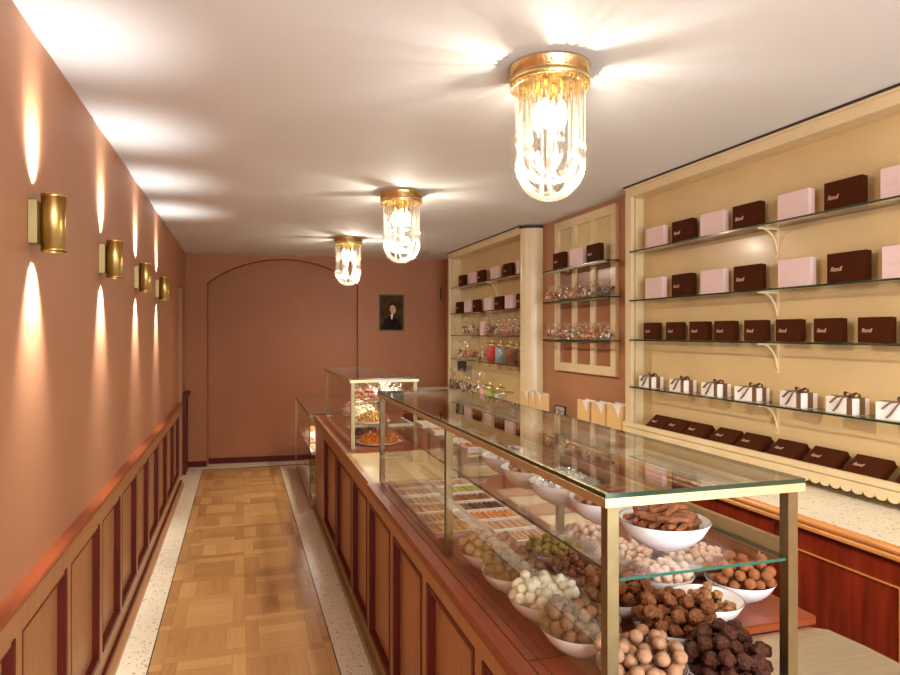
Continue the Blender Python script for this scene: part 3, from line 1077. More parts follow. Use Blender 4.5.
RZ = (2.187, 1.866, 1.608, 1.300)
ur = shelf_unit('large cream wall shelf unit on the right nearest the camera with four glass shelves', 1.25, 3.90, 2.465, 1.02, RZ, 2.448, .065, [(2.70, z) for z in RZ] + [(1.60, z) for z in RZ])
bm = bmesh.new()
box(bm, 2.452, XR - .014, 1.25, 3.895, 1.004, 1.026)
box(bm, 2.440, 2.462, 1.25, 3.90, 1.030, 1.062, bevel=.005)
box(bm, 2.445, 2.456, 1.25, 3.90, .998, 1.028)
obj('bottom_ledge', bm, cream_m, ur)
# scalloped edge
bm = bmesh.new()
sc_w = .054
ny = int((3.88 - 1.27) / sc_w)
for i in range(ny):
    yc = 1.29 + sc_w * (i + .5)
    pts = [(yc - sc_w / 2 + .001, 1.0)] + [(yc + (sc_w / 2 - .001) * math.cos(PI + PI * j / 8), 1.0 + .020 * math.sin(PI + PI * j / 8)) for j in range(9)] + [(yc + sc_w / 2 - .001, 1.0)]
    pts = [(yc + (sc_w / 2 - .001) * math.cos(PI + PI * j / 8), .9995 + .020 * math.sin(PI + PI * j / 8)) for j in range(9)]
    extrude_poly(bm, pts, 'x', 2.446, 2.455)
obj('scalloped_valance', bm, cream_m, ur)

LZ = (2.196, 1.884, 1.625, 1.347)
ul = shelf_unit('cream wall shelf unit with sweets at the far end of the shop', 5.577, 7.78, 2.43, .955, LZ, 2.44, .06, [(6.55, LZ[0]), (6.55, LZ[1])], near_stile=False)
bm = bmesh.new()
pts = [(XR - .002, 5.576), (2.43, 5.576), (2.43, 5.56)]
for i in range(1, 10):
    a = PI / 2 * i / 9
    pts.append((XR - .002 - .166 * math.cos(a), 5.56 - .105 * math.sin(a)))
extrude_poly(bm, pts, 'z', .953, CEIL - .03)
for f in bm.faces:
    f.smooth = False
obj('rounded_column', bm, cream_m, ul)
pts2 = [(p[0] - .012 if p[0] < 2.59 else p[0], p[1] - (.012 if p[1] < 5.5 else 0)) for p in pts]
bm = bmesh.new()
extrude_poly(bm, pts2, 'z', CEIL - .029, CEIL - .0118)
obj('crown_strip', bm, crown_m, ul)

# ------------------------------------------------------------------ boxes on the shelves
def logo_mesh(size):
    c = bpy.data.curves.new('logo', 'FONT')
    c.body = 'Rendl'
    c.size = size
    c.shear = .35
    c.space_character = .86
    c.extrude = .0002
    c.offset = .0003
    to = bpy.data.objects.new('logo_text', c)
    col.objects.link(to)
    bpy.context.view_layer.update()
    me = bpy.data.meshes.new_from_object(to.evaluated_get(bpy.context.evaluated_depsgraph_get()))
    bpy.data.objects.remove(to)
    bpy.data.curves.remove(c)
    me.name = 'logo'
    me.materials.clear()
    return me


LG = logo_mesh(.028)
LG2 = logo_mesh(.024)


def choc_box(name, w, h, d, m, lm, lg, loc, label, group, rot=(0, 0, 0), tilt=None):
    """front face towards -x, origin at the bottom centre"""
    t = thing(name, label, 'box', loc, 0, group)
    t.rotation_euler = rot
    lid = d * .45
    bm = bmesh.new()
    box(bm, -d / 2, -d / 2 + lid, -w / 2, w / 2, 0.0006, h + .0006, bevel=.0012)
    obj('lid', bm, m, t)
    bm = bmesh.new()
    box(bm, -d / 2 + lid + .0005, d / 2, -w / 2 + .0015, w / 2 - .0015, 0.0012, h - .0010)
    obj('base', bm, m, t)
    l = obj('logo', lg, None, t, (-d / 2 - .0006, w / 2 - .018, h * .42), (PI / 2, 0, -PI / 2))
    if not lg.materials:
        lg.materials.append(lm)
    return t


LGp = logo_mesh(.027)
XBX = XR - .014


def dup_box(src, loc, label, group, rotz=0):
    return dup(src, loc, rotz, label, group)


def row_boxes(ys_, z, x, w, h, d, colours, unit, shelf, group, protos, lgs):
    for i, (yc, c) in enumerate(zip(ys_, colours)):
        lab = '%s box, %s from the far end of the %s shelf, %s' % ('pale pink' if c == 'p' else 'dark brown', ORD[i], shelf, unit)
        key = (c, w, h)
        loc = (x, yc, z)
        if key not in protos:
            protos[key] = choc_box('chocolate_box', w, h, d, pinkbox_m if c == 'p' else brownbox_m, logop_m if c == 'p' else logo_m, lgs[c], loc, lab, group)
            protos[key].rotation_euler = (0, 0, 0)
        else:
            o = dup(protos[key], loc, random.uniform(-.03, .03), lab, group)


P_ = {}
lgs = {'p': LGp, 'b': LG}
UR = 'near cream unit'
row_boxes([3.648, 3.372, 3.110, 2.845, 2.535, 2.262, 1.985, 1.71, 1.44], RZ[0], 2.535, .192, .137, .036, 'pbpbpbpbp', UR, 'top', 'pink and brown boxes on the top shelf of the near unit', P_, lgs)
row_boxes([3.655, 3.378, 3.108, 2.838, 2.530, 2.245, 1.975, 1.70, 1.43], RZ[1], 2.535, .192, .137, .036, 'pbpbpbpbp', UR, 'second', 'pink and brown boxes on the second shelf of the near unit', P_, lgs)
lg3 = {'b': LG2}
row_boxes([3.685, 3.447, 3.220, 3.006, 2.780, 2.562, 2.336, 2.107, 1.88, 1.65, 1.42], RZ[2], 2.53, .150, .108, .036, 'bbbbbbbbbbb', UR, 'third', 'brown boxes on the third shelf of the near unit', P_, lg3)
UL = 'far cream unit'
row_boxes([7.47, 7.12, 6.82, 6.42, 6.06, 5.74], LZ[0], 2.52, .205, .137, .036, 'bpbpbp', UL, 'top', 'pink and brown boxes on the top shelf of the far unit', P_, lgs)
row_boxes([7.57, 7.28, 6.98, 6.61, 6.29, 6.02, 5.74], LZ[1], 2.52, .205, .137, .036, 'bpbpbpb', UL, 'second', 'pink and brown boxes on the second shelf of the far unit', P_, lgs)
row_boxes([6.80], LZ[2], 2.53, .150, .150, .03, 'p', UL, 'third', 'pink and brown boxes on the second shelf of the far unit', P_, lgs)

# slanted boxes on the bottom ledge of the near unit
proto = None
for i, yc in enumerate([3.60, 3.42, 3.235, 3.00, 2.80, 2.575, 2.355, 2.135, 1.90, 1.67, 1.44]):
    lab = 'dark brown chocolate box lying tilted, %s from the far end of the bottom ledge' % ORD[i]
    loc = (2.470, yc, 1.0545)
    if proto is None:
        proto = choc_box('chocolate_box', .172, .112, .034, brownbox_m, logo_m, LG2, loc, lab, 'tilted brown boxes on the bottom ledge of the near unit')
        for ch_ in proto.children:
            ch_.location.x += .017
            ch_.location.y += 0
        proto.rotation_euler = (0, math.radians(50), 0)
    else:
        dup(proto, loc, 0, lab)

# ribboned gifts
def gift(loc, label):
    t = thing('gift_box', label, 'gift box', loc, 0, 'white ribboned gift boxes on the fourth shelf of the near unit')
    w, h, d = .150, .072, .085
    obj('carton', B((-d / 2, d / 2, -w / 2, w / 2, .0006, h), bevel=.003), gift_m, t)
    bm = bmesh.new()
    y = -w * .12
    rw = .013
    e = .0012
    box(bm, -d / 2 - e - .0008, -d / 2 - e, y - rw - .035, y + rw - .035, .002, h)
    box(bm, -d / 2 - e, d / 2 + e, y - rw - .035, y + rw - .035, h + .0003, h + .0018)
    box(bm, -.014, .014, -w / 2 - e, w / 2 + e, h + .0019, h + .0032)
    box(bm, -.014, .014, -w / 2 - e - .001, -w / 2 - e, .002, h + .003)
    obj('ribbon', bm, ribbon_m, t)
    bm = bmesh.new()
    cz = h + .010

    def band(pts, wd):
        pr = None
        for p in pts:
            p = Vector(p)
            a, b_ = bm.verts.new(p + Vector((-wd, 0, wd * .4))), bm.verts.new(p + Vector((wd, 0, -wd * .2)))
            c_, d_ = bm.verts.new(p + Vector((-wd, 0, wd * .4 + .0012))), bm.verts.new(p + Vector((wd, 0, -wd * .2 + .0012)))
            if pr:
                bm.faces.new((pr[0], pr[1], b_, a))
                bm.faces.new((pr[3], pr[2], c_, d_))
                bm.faces.new((pr[0], a, c_, pr[2]))
                bm.faces.new((pr[1], pr[3], d_, b_))
            pr = (a, b_, c_, d_)
    for s in (-1, 1):
        band([(-.01, -.035 + s * (.004 + .034 * math.sin(PI * q / 8) * (1 if q < 8 else 1)), cz + .012 * math.sin(2 * PI * q / 8 + (PI if s > 0 else PI))) for q in range(9)], .008)
    bmesh.ops.create_icosphere(bm, subdivisions=2, radius=.009, matrix=Matrix.Translation((-.01, -.035, cz)))
    # hanging tails on the front face
    band([(-.02, -.030, cz), (-d / 2 - .004, -.020, h - .004), (-d / 2 - .006, .010, h * .35), (-d / 2 - .004, .028, .008)], .006)
    band([(-.02, -.038, cz), (-d / 2 - .004, .010, h), (-d / 2 - .006, .044, h * .6)], .006)
    obj('bow', bm, ribbon_m, t)
    return t


g0 = None
for i, yc in enumerate([3.68, 3.36, 3.07, 2.80, 2.50, 2.235, 1.99, 1.72, 1.45]):
    lab = 'white gift box with brown ribbon bow, %s from the far end of the fourth shelf' % ORD[i]
    loc = (2.515, yc, RZ[3])
    if g0 is None:
        g0 = gift(loc, lab)
    else:
        dup(g0, loc, random.uniform(-.15, .15), lab)

# ------------------------------------------------------------------ frame with shelves on the terracotta wall
t = thing('window_style_frame', 'cream three-light wall frame with small glass shelves between the shelf units', 'wall frame')
bm = bmesh.new()
ya, yb, za, zb2 = 4.195, 5.165, 1.335, 2.582
fw = .068
xw = XR - .0005
xo = XR - .030
box(bm, xo, xw, ya, ya + fw, za, zb2)
box(bm, xo, xw, yb - fw, yb, za, zb2)
box(bm, xo, xw, ya + fw, yb - fw, za, za + fw)
box(bm, xo, xw, ya + fw, yb - fw, zb2 - fw, zb2)
pw_ = (yb - ya - 2 * fw - 2 * .06) / 3
for k in (1, 2):
    y_ = ya + fw + k * pw_ + (k - 1) * .06
    box(bm, xo + .002, xw, y_, y_ + .06, za + fw, zb2 - fw)
obj('frame', bm, cream_m, t)
obj('upper_panel', B((XR - .010, XR - .0008, ya + fw, yb - fw, 2.19, zb2 - fw)), creamb_m, t)
obj('lower_panel', B((XR - .009, XR - .0008, ya + fw, yb - fw, za + fw, 2.189)), brownpane_m, t)
FZ = (2.170, 1.912, 1.598)
for z in FZ:
    s_ = obj('glass_shelf', mesh_of('glass_shelf', glass_pane(2.455, xo - .001, 4.13, 5.16, z - .008, z), [glass_m, green_edge]), None, t)
    obj('shelf_rail', B((2.462, 2.474, 4.14, 5.15, z - .022, z - .0085), (2.47, xo - .001, 4.40, 4.412, z - .022, z - .0085), (2.47, xo - .001, 4.88, 4.892, z - .022, z - .0085)), post_m, s_)
UF = 'wall frame'
for i, (yc, c) in enumerate(((4.93, 'b'), (4.64, 'p'), (4.37, 'b'))):
    key = (c, .192, .137)
    dup(P_[key], (2.505, yc, FZ[0]), 0, ['dark brown chocolate box at the far end of the wall frame top shelf', 'pale pink chocolate box in the middle of the wall frame top shelf', 'dark brown chocolate box at the near end of the wall frame top shelf'][i], 'boxes on the wall frame')


# sweet bags
def bag_variant(m_list, seed, tall=.13, wd=.042):
    rnd = random.Random(seed)
    bm = bmesh.new()
    for i in range(26 if tall < .2 else 60):
        z = rnd.uniform(.022, tall * .52)
        k = wd * (1 - .3 * z / tall)
        r = rnd.uniform(.008, .013)
        before = len(bm.faces)
        bmesh.ops.create_icosphere(bm, subdivisions=1, radius=r, matrix=Matrix.Translation((rnd.uniform(-k, k) * .75, rnd.uniform(-k, k) * .75, z + .002)) @ Matrix.Scale(rnd.uniform(.7, 1.5), 4, Vector((rnd.random() + .1, rnd.random(), rnd.random())).normalized()))
        bm.faces.ensure_lookup_table()
        mi = rnd.randrange(len(m_list))
        for f in bm.faces[before:]:
            f.material_index = mi
            f.smooth = True
    cont = mesh_of('contents', bm, m_list)
    bm = bmesh.new()
    seg = 18
    prof = [(wd * .9, 0.0005), (wd * 1.05, tall * .15), (wd, tall * .45), (wd * .45, tall * .66), (wd * .22, tall * .72), (wd * .5, tall * .86), (wd * .75, tall)]
    rings = []
    for j, (r, z) in enumerate(prof):
        amp = .05 if j < 3 else .30
        rings.append([bm.verts.new((r * (1 + amp * math.sin(k * 2.1 + j) * rnd.uniform(.6, 1)) * math.cos(2 * PI * k / seg), r * (1 + amp * math.sin(k * 2.1 + j) * rnd.uniform(.6, 1)) * math.sin(2 * PI * k / seg), z + (rnd.uniform(-.010, .010) if j == 6 else 0))) for k in range(seg)])
    for a, b_ in zip(rings, rings[1:]):
        for k in range(seg):
            bm.faces.new((a[k], a[(k + 1) % seg], b_[(k + 1) % seg], b_[k]))
    bm.faces.new(rings[0][::-1])
    film = mesh_of('cellophane', bm, film_m)
    bm = bmesh.new()
    lathe(bm, [(wd * .25, tall * .70), (wd * .32, tall * .71), (wd * .32, tall * .74), (wd * .25, tall * .75)], 14)
    tie = mesh_of('tie', bm, gold_m)
    return cont, film, tie


sw = {
    'choc': confmat('sweet_brown', (.20, .07, .03), .4, .3, 40, .3, coat=.3),
    'red': confmat('sweet_red', (.55, .07, .05), .3, .25, 40, .3, coat=.4),
    'pink': confmat('sweet_pink', (.78, .34, .30), .4, .2, 40, .3, coat=.2),
    'orange': confmat('sweet_orange', (.75, .26, .04), .3, .25, 40, .3, coat=.4),
    'yellow': confmat('sweet_yellow', (.74, .50, .14), .4, .2, 40, .3),
    'ivory': confmat('sweet_ivory', (.80, .70, .50), .5, .1, 40, .3),
    'black': confmat('sweet_black', (.03, .018, .014), .3, .3, 40, .2, coat=.4),
}
combos = [('choc', 'ivory'), ('pink', 'red', 'ivory'), ('choc', 'orange'), ('yellow', 'ivory', 'choc'), ('orange', 'yellow', 'red'), ('choc', 'black'), ('pink', 'choc', 'ivory')]
VAR = [bag_variant([sw[c] for c in cb], i) for i, cb in enumerate(combos)]
VARBIG = [bag_variant([sw[c] for c in cb], i + 20, .21, .055) for i, cb in enumerate(combos)]


def bag(loc, v, label, group, big=False):
    t = thing('sweet_bag', label, 'sweet bag', loc, random.random() * 6, group)
    c, f_, ti = (VARBIG if big else VAR)[v]
    obj('contents', c, None, t)
    obj('cellophane', f_, None, t)
    obj('tie', ti, None, t)
    return t


names = ['brown and ivory', 'pink and red', 'brown and orange', 'yellow and ivory', 'orange and red', 'dark brown', 'pink and brown']
for r_, (z, order, shn) in enumerate(((FZ[1], [5, 5, 0, 3, 2, 4, 3, 0, 2, 1], 'middle'), (FZ[2], [0, 2, 4, 4, 3, 3, 6, 1, 6, 0], 'lower'))):
    for i, v in enumerate(order):
        yc = 4.19 + i * .1035
        bag((2.508, yc, z), v, 'bag of %s sweets, %s from the near end of the frame\'s %s shelf' % (names[v], ORD[i], shn), 'sweet bags on the wall frame')


# jars
def jar(loc, m, label, group, h=.16, r=.055, fill=.85, lidm=gold_m):
    t = thing('glass_jar', label, 'jar', loc, random.random() * 6, group)
    bm = bmesh.new()
    lathe(bm, [(0, .0008), (r, .0008), (r + .001, h * .9), (r * .8, h), (r * .8, h + .006)], 24)
    obj('jar_glass', bm, glass_m, t)
    bm = bmesh.new()
    rnd = random.Random(int(loc[1] * 1000))
    lathe(bm, [(0, .004), (r - .003, .004), (r - .003, h * fill), (r * .6, h * fill + .006), (0, h * fill + .008)], 24)
    for v in bm.verts:
        v.co.x += rnd.uniform(-.0015, .0015)
        v.co.y += rnd.uniform(-.0015, .0015)
    obj('contents', bm, m, t)
    bm = bmesh.new()
    lathe(bm, [(0, h + .0065), (r * .85, h + .0065), (r * .85, h + .018), (r * .4, h + .03), (r * .16, h + .04), (r * .3, h + .052), (r * .2, h + .065), (0, h + .068)], 20)
    obj('lid', bm, lidm, t)
    return t


jm = {
    'red': confmat('red_sugar', (.68, .07, .06), .5, .4, 130, .8), 'blue': confmat('blue_sugar', (.42, .50, .52), .5, .3, 130, .8, c2=(.24, .34, .40)),
    'brown': confmat('brown_sugar_drops', (.30, .11, .04), .5, .5, 130, .8), 'darkb': confmat('dark_drops', (.14, .05, .02), .5, .4, 130, .8),
    'pink': confmat('pink_drops', (.80, .42, .42), .5, .3, 130, .8), 'green': confmat('green_drops', (.40, .50, .08), .5, .35, 130, .8),
    'white': confmat('white_drops', (.80, .76, .68), .5, .15, 130, .8),
}
for (yc, k, lab, h, f_) in ((6.49, 'red', 'glass jar of red sweets on the far unit', .17, .92), (6.25, 'blue', 'glass jar of pale blue sweets on the far unit', .165, .92), (6.00, 'brown', 'wide glass jar of brown sweets beside the blue jar', .165, .85), (5.83, 'darkb', 'glass jar half full of dark sweets near the rounded column', .15, .55), (5.70, 'brown', 'glass jar of brown sweets beside the rounded column', .165, .85)):
    jar((2.515, yc, LZ[3]), jm[k], lab, 'glass jars on the fourth shelf of the far unit', h, .062 if yc > 5.9 else .05, f_)
for i, (yc, v, big, lab) in enumerate(((7.50, 0, True, 'bag of brown and ivory sweets at the far end of the fourth shelf'), (7.28, 4, True, 'bag of orange sweets on the fourth shelf of the far unit'), (7.05, 2, True, 'bag of brown and orange sweets second from the red jar'), (6.76, 3, True, 'bag of yellow and black sweets beside the red jar'))):
    bag((2.515, yc, LZ[3]), v, lab, 'large bags on the far unit', True)
for i, (yc, v, lab) in enumerate(((7.28, 0, 'bag of brown and white sweets behind the pink box on the third shelf'), (7.10, 6, 'bag of pink and brown sweets beside the small pink box'))):
    bag((2.50, yc, LZ[2]), v, lab, 'bags on the third shelf of the far unit', True)
for i, (yc, v) in enumerate(((6.56, 1), (6.42, 5), (6.28, 0), (6.13, 1), (5.98, 1), (5.84, 6), (5.72, 0))):
    bag((2.50, yc, LZ[2]), v, 'bag of %s sweets, %s from the small pink box' % (names[v], ORD[i]), 'bags on the third shelf of the far unit', True)
o = obj('black_label_holder', B((2.50, 2.51, 7.32, 7.62, 1.20, 1.325)), black_m)
tag(o, 'small black plaque under the fourth shelf of the far unit', 'plaque')
o.location.z = -.005

# ------------------------------------------------------------------ back counter
t = thing('back_counter', 'long mahogany back counter with cream terrazzo top under the wall shelves', 'counter')
XC = 2.045
y0c, y1c = .9, 8.30
obj('stone_top', B((XC + .018, XR - .001, y0c, y1c, .915, .950), bevel=.003), terrc_m, t)
bm = bmesh.new()
extrude_poly(bm, [(XC + .0175, .950), (XC + .004, .946), (XC - .002, .938), (XC - .002, .93), (XC + .006, .922), (XC, .915), (XC, .905), (XC + .02, .898), (XC + .0175, .905)], 'y', y0c, y1c)
obj('edge_moulding', bm, orange_m, t)
obj('body', B((XC + .035, XR - .001, y0c, y1c, .10, .9145)), maho_m, t)
obj('plinth', B((XC + .07, XR - .001, y0c, y1c, .004, .0995)), mahodark_m, t)
yy = .95
k = 0
while yy < 7.9:
    w_ = .62
    d = obj('door', B((XC + .020, XC + .0345, yy, yy + w_ - .07, .13, .885)), maho_m, t)
    a, b_, z0, z1 = yy + .06, yy + w_ - .13, .20, .815
    obj('bead', B((XC + .0135, XC + .0198, a, b_, z1 - .005, z1), (XC + .0135, XC + .0198, a, b_, z0, z0 + .005), (XC + .0135, XC + .0198, a, a + .005, z0 + .005, z1 - .005), (XC + .0135, XC + .0198, b_ - .005, b_, z0 + .005, z1 - .005)), orange_m, d)
    yy += w_


# ------------------------------------------------------------------ things on the back counter
def paper_bag(loc, h, w, label, rotz=0.0):
    t = thing('paper_bag', label, 'paper bag', loc, rotz, 'kraft paper bags on the back counter')
    d = .07
    bm = bmesh.new()
    # kraft front with a V cut at the top and folded sides
    def wallp(x, top):
        return [bm.verts.new(p) for p in top]
    t_ = .0012
    pts = [(-w / 2, .001), (w / 2, .001), (w / 2, h), (w * .05, h * .99), (-w * .34, h * .58), (-w * .47, h * .97), (-w / 2, h)]
    extrude_poly(bm, pts, 'x', -d / 2, -d / 2 + t_)
    box(bm, -d / 2 + t_, d / 2, -w / 2, -w / 2 + t_, .001, h)
    box(bm, -d / 2 + t_, d / 2, w / 2 - t_, w / 2, .001, h)
    box(bm, d / 2 - t_, d / 2, -w / 2 + t_, w / 2 - t_, .001, h)
    box(bm, -d / 2 + t_, d / 2 - t_, -w / 2 + t_, w / 2 - t_, .001, .003)
    obj('bag', bm, kraft_m, t)
    obj('lining', B((-d / 2 + .0015, -d / 2 + .003, -w / 2 + .002, w / 2 - .002, .004, h * 1.02), (d / 2 - .004, d / 2 - .002, -w / 2 + .002, w / 2 - .002, .004, h * 1.03)), white_m, t)
    return t


CZ = .9502
for yc, h, w, lab in ((4.48, .19, .175, 'kraft paper bag with white lining, farthest of the three beside the near shelf unit'), (4.265, .195, .185, 'middle kraft paper bag of the three beside the near shelf unit'), (4.045, .205, .195, 'kraft paper bag closest to the near shelf unit'),
                      (5.25, .205, .15, 'tall kraft paper bag at the foot of the rounded column'), (5.10, .20, .13, 'tall kraft paper bag in the middle of the group by the column'), (4.965, .20, .12, 'tall kraft paper bag nearest the wall frame'), ):
    paper_bag((2.50 if yc < 4.9 else 2.36, yc, CZ), h, w, lab, random.uniform(-.1, .1))
for yc, lab in ((4.80, 'short open kraft bag in front of the tall ones, far one'), (4.68, 'short open kraft bag in front of the tall ones, near one')):
    paper_bag((2.22, yc, CZ), .10, .10, lab, .1)
# small framed card
t = thing('framed_card', 'small black framed card with curly lettering standing on the back counter', 'sign', (2.44, 4.80, CZ), .1)
obj('frame', B((-.006, .006, -.075, -.065, 0.0005, .12), (-.006, .006, .065, .075, 0.0005, .12), (-.006, .006, -.065, .065, 0.0005, .01), (-.006, .006, -.065, .065, .11, .12)), black_m, t)
obj('card', B((-.003, .003, -.0649, .0649, .0101, .1099)), mat('grey_card', (.45, .40, .36), .6), t)
bm = bmesh.new()
for (cy, cz, r) in ((-.03, .06, .022), (.02, .075, .016), (.025, .04, .014)):
    tube(bm, [(-.0045, cy + r * math.cos(a * .5), cz + r * math.sin(a * .5)) for a in range(11)], .003, 6)
obj('scroll_mark', bm, black_m, t)
# low dark trivet
bm = bmesh.new()
lathe(bm, [(0, 0), (.10, 0), (.10, .006), (0, .006)], 32)
o = obj('round_trivet', bm, mat('grey_metal', (.28, .26, .2), .35, .7), None, (2.26, 3.62, CZ))
tag(o, 'flat round metal trivet on the terrazzo counter top', 'trivet')

# bags, jars and a cake stand below the far unit
for i, (yc, xx, v, lab) in enumerate(((7.45, 2.40, 5, 'farthest'), (7.20, 2.38, 5, 'second'), (7.02, 2.40, 0, 'third'), (6.84, 2.38, 0, 'fourth'), (6.66, 2.40, 0, 'fifth'), (6.48, 2.38, 3, 'sixth'))):
    b0 = bag((xx, yc, CZ), v, 'tall tied bag of sweets, %s in the row under the far unit' % lab, 'tied bags on the back counter', True)
    b0.scale = (1.15, 1.15, 1.38)
for (yc, xx, k, h, lab) in ((6.30, 2.36, 'pink', .15, 'glass jar of pink sweets with gold lid on the back counter'), (6.10, 2.34, 'green', .155, 'glass jar of bright green sweets with gold lid on the back counter'), (5.88, 2.36, 'white', .16, 'glass jar of white sweets with gold lid on the back counter')):
    jar((xx, yc, CZ), jm[k], lab, 'glass jars on the back counter', h, .058, .9)
t = thing('cake_stand', 'gold rimmed glass cake stand on the back counter near the column', 'cake stand', (2.31, 5.70, CZ))
t.scale = (.8, .8, 1)
bm = bmesh.new()
lathe(bm, [(0, 0.0005), (.05, .0005), (.045, .006), (.012, .02), (.010, .13), (.03, .14), (.13, .145), (.135, .155), (.125, .152), (0, .15)], 36)
obj('stand', bm, gold_m, t)
bm = bmesh.new()
lathe(bm, [(.07, .153), (.068, .185), (.05, .20), (.012, .21), (.012, .225), (0, .228)], 30)
obj('dome', bm, glass_m, t)
t_ = obj('plate', bowl_mesh(.10, .03), None, None, (2.21, 5.50, CZ))
tag(t_, 'low dish of chocolate truffles in front of the cake stand', 'dish')
rnd = random.Random(3)
for i in range(34):
    rb, ms = BALL['rocher']
    lay = 0 if i < 18 else (1 if i < 29 else 2)
    j = i - (0, 18, 29)[lay]
    n_ = (18, 11, 5)[lay]
    rr = (.075, .050, .024)[lay] * math.sqrt((j + .4) / n_)
    a = j * 2.4
    o = bpy.data.objects.new('truffle', rnd.choice(ms))
    col.objects.link(o)
    o.location = (2.21 + rr * math.cos(a), 5.50 + rr * math.sin(a), CZ + .026 + .027 * lay)
    tag(o, 'crisp chocolate truffle heaped in the low dish before the cake stand', 'chocolate', 'truffles in the low dish')
o = obj('tray', B((0, .28, 0, .40, 0.0005, .02), bevel=.004), mahodark_m, None, (2.28, 5.02 - .02, CZ))
o.scale = (.6, .35, 1)
o.location = (2.40, 5.30, CZ)
tag(o, 'dark wooden tray at the foot of the rounded column', 'tray')
# dark folder on the far counter end beside the second case
t = thing('cash_folder', 'dark brown leather folder lying on white paper beyond the second case', 'folder', W(1.30, 5.35, .8868), CR)
obj('cover', B((0, .26, 0, .34, .0205, .055), bevel=.004), brownbox_m, t)
obj('paper', B((-.03, .34, -.08, .40, .0005, .020)), white_m, t)


# ------------------------------------------------------------------ contents of the second case
def mound(loc, R, H, key, label, name='sweet_mound', squash=1.0):
    t = thing(name, label, 'sweets', loc, CR)
    bm = bmesh.new()
    lathe(bm, [(0, .0006), (R * .8, .0006), (R, .012), (R * .98, .014), (R * .78, .005), (0, .005)], 32)
    obj('platter', bm, bowl_m, t)
    rnd = random.Random(int(loc[1] * 100))
    bm = bmesh.new()
    for i in range(110):
        rr = R * .86 * math.sqrt(rnd.random())
        a = rnd.random() * 2 * PI
        z = .012 + H * (1 - (rr / R) ** 2) * rnd.uniform(.8, 1) + .006
        bmesh.ops.create_icosphere(bm, subdivisions=1, radius=rnd.uniform(.009, .014), matrix=Matrix.Translation((rr * math.cos(a), rr * math.sin(a) * squash, z)) @ Matrix.Scale(rnd.uniform(.5, .9), 4, Vector((rnd.random() + .1, rnd.random(), rnd.random())).normalized()))
    lathe(bm, [(R * .84, .008), (R * .7, .012 + H * .35), (R * .4, .01 + H * .75), (0, H * .95)], 20)
    for f in bm.faces:
        f.smooth = True
    c = obj('sweets', bm, sw.get(key) or pm.get(key), t)
    c['kind'] = 'stuff'
    return t


mound(W(.87, 4.56, .8868), .16, .055, 'orange', 'mound of orange peel sweets on the case floor')
mound(W(.87, 4.93, .8868), .15, .05, 'choc', 'mound of brown sweets behind the orange mound')
mound(W(.87, 5.35, .8868), .15, .05, 'ivory', 'mound of ivory sweets at the far end of the second case floor')
mound(W(.82, 4.55, 1.0316), .13, .06, 'gold', 'golden mound of sweets on the lower shelf of the second case')
mound(W(.80, 4.95, 1.0316), .13, .09, 'ivory', 'pale cluster mound on the lower shelf of the second case')
mound(W(.85, 5.35, 1.0316), .13, .06, 'pink', 'pinkish mound on the lower shelf at the far end')
# row of jars under the shelf
for i, (u, v, k) in enumerate(((.74, 4.47, 5), (.86, 4.47, 1), (.98, 4.47, 5))):
    pass
for i in range(8):
    u, v = (.725 + .093 * (i % 4), 4.50 + .16 * (i // 4))
    bag(W(u, v, 1.1848), (4, 1, 6, 2, 1, 4, 5, 3)[i], 'small bag of %s sweets in the %s row of the second case' % (names[(4, 1, 6, 2, 1, 4, 5, 3)[i]], 'front' if i < 4 else 'rear'), 'sweet bags in the second case')
# contents of the low case
tw = tray_mesh(.30, .40, .02)
for i, (v, z, k) in enumerate(((6.36, .1155, 'ivory'), (6.80, .1155, 'tan'), (7.24, .1155, 'ivory'), (7.68, .1155, 'tan'), (6.36, .5075, 'tan'), (6.80, .5075, 'brown'), (7.24, .5075, 'ivory'), (7.66, .5075, 'tan'))):
    lv = 'base' if z < .3 else 'glass shelf'
    o = obj('cake_tray', tw, None, None, W(.575, v, z), (0, 0, CR))
    tag(o, 'white pastry tray, %s from the counter on the %s of the low case' % (ORD[i % 4], lv), 'tray', 'trays in the low case')
    for a in range(3):
        for b_ in range(4):
            bm = None
            p = bpy.data.objects.new('pastry', bpy.data.meshes.get('pastry_' + k) or mesh_of('pastry_' + k, B((-.035, .035, -.035, .035, 0, .035), bevel=.010), pm[k]))
            col.objects.link(p)
            p.location = W(.575 + .055 + a * .095, v + .055 + b_ * .096, z + .0035)
            p.rotation_euler = (0, 0, CR)
            tag(p, '%s pastry in the %s tray on the %s of the low case' % (flav[k], ORD[i % 4], lv), 'pastry', 'pastries in the %s tray on the %s of the low case' % (ORD[i % 4], lv))

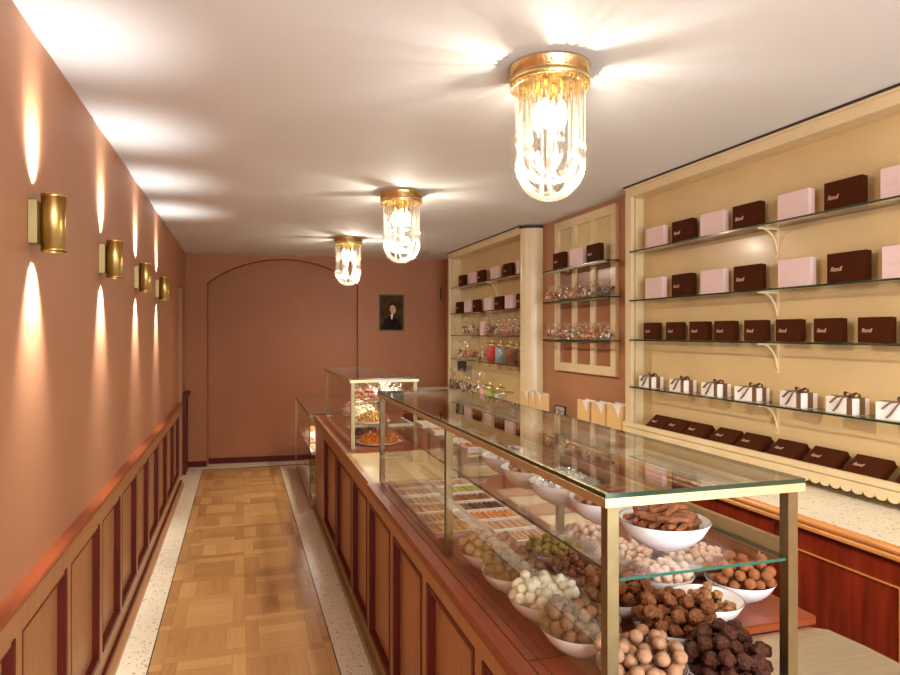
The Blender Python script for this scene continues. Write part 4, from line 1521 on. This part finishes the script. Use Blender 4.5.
# ------------------------------------------------------------------ painting and hook on the back wall
pt = thing('painting', 'small dark portrait of a man in a black coat on the back wall', 'painting', (0, 0, 0))
lx, lz, pw, ph_ = 2.53, 1.915, .33, .475
pt.location = (BW0[0] + lx * math.cos(BWA), BW0[1] + lx * math.sin(BWA), lz)
pt.rotation_euler = (0, 0, BWA)
ptg_bg = mat('umber_paint', (.060, .036, .012), .7, var=.5, scale=14, spec=.1)
obj('frame', B((-pw / 2, pw / 2, -.020, -.001, -ph_ / 2, -ph_ / 2 + .012), (-pw / 2, pw / 2, -.020, -.001, ph_ / 2 - .012, ph_ / 2), (-pw / 2, -pw / 2 + .012, -.020, -.001, -ph_ / 2 + .012, ph_ / 2 - .012), (pw / 2 - .012, pw / 2, -.020, -.001, -ph_ / 2 + .012, ph_ / 2 - .012)), mat('dark_frame', (.09, .05, .02), .4, var=.3), pt)
cv = obj('canvas', B((-pw / 2 + .012, pw / 2 - .012, -.012, -.001, -ph_ / 2 + .012, ph_ / 2 - .012)), ptg_bg, pt)


def flat(name, pts, m, y, par):
    bm = bmesh.new()
    extrude_poly(bm, pts, 'y', y - .0008, y)
    return obj(name, bm, m, par)


def ell(cx, cz, rx, rz, n=20, rot=0):
    return [(cx + rx * math.cos(2 * PI * i / n) * math.cos(rot) - rz * math.sin(2 * PI * i / n) * math.sin(rot), cz + rx * math.cos(2 * PI * i / n) * math.sin(rot) + rz * math.sin(2 * PI * i / n) * math.cos(rot)) for i in range(n)]


coat_m = mat('painted_coat', (.016, .008, .005), .7, var=.3, spec=.1)
skin_m = mat('painted_face', (.56, .32, .17), .5, var=.25, scale=25)
hair_m = mat('painted_hair', (.05, .022, .01), .7, spec=.1)
flat('painted_coat', [(-.13, -.222), (.13, -.222), (.125, -.13), (.07, -.075), (.03, -.05), (-.03, -.05), (-.075, -.085), (-.11, -.14)], coat_m, -.0125, cv)
flat('painted_hair', ell(.012, .075, .055, .062), hair_m, -.0125, cv)
flat('painted_face', ell(.018, .042, .040, .056, rot=.15), skin_m, -.0135, cv)
flat('painted_collar', [(-.008, -.02), (.022, -.012), (.012, -.085), (-.004, -.085)], gift_m, -.0145, cv)
bm = bmesh.new()
tube(bm, [(0, -.001, .07), (0, -.03, .07), (0, -.045, .04), (0, -.03, 0), (0, -.045, -.04), (0, -.03, -.07), (0, -.001, -.07)], .008, 8)
o = obj('wall_hook', bm, black_m)
lx = 3.18
o.location = (BW0[0] + lx * math.cos(BWA), BW0[1] + lx * math.sin(BWA), 2.17)
o.rotation_euler = (0, 0, BWA)
tag(o, 'small black iron hook on the back wall beside the far shelf unit', 'hook')
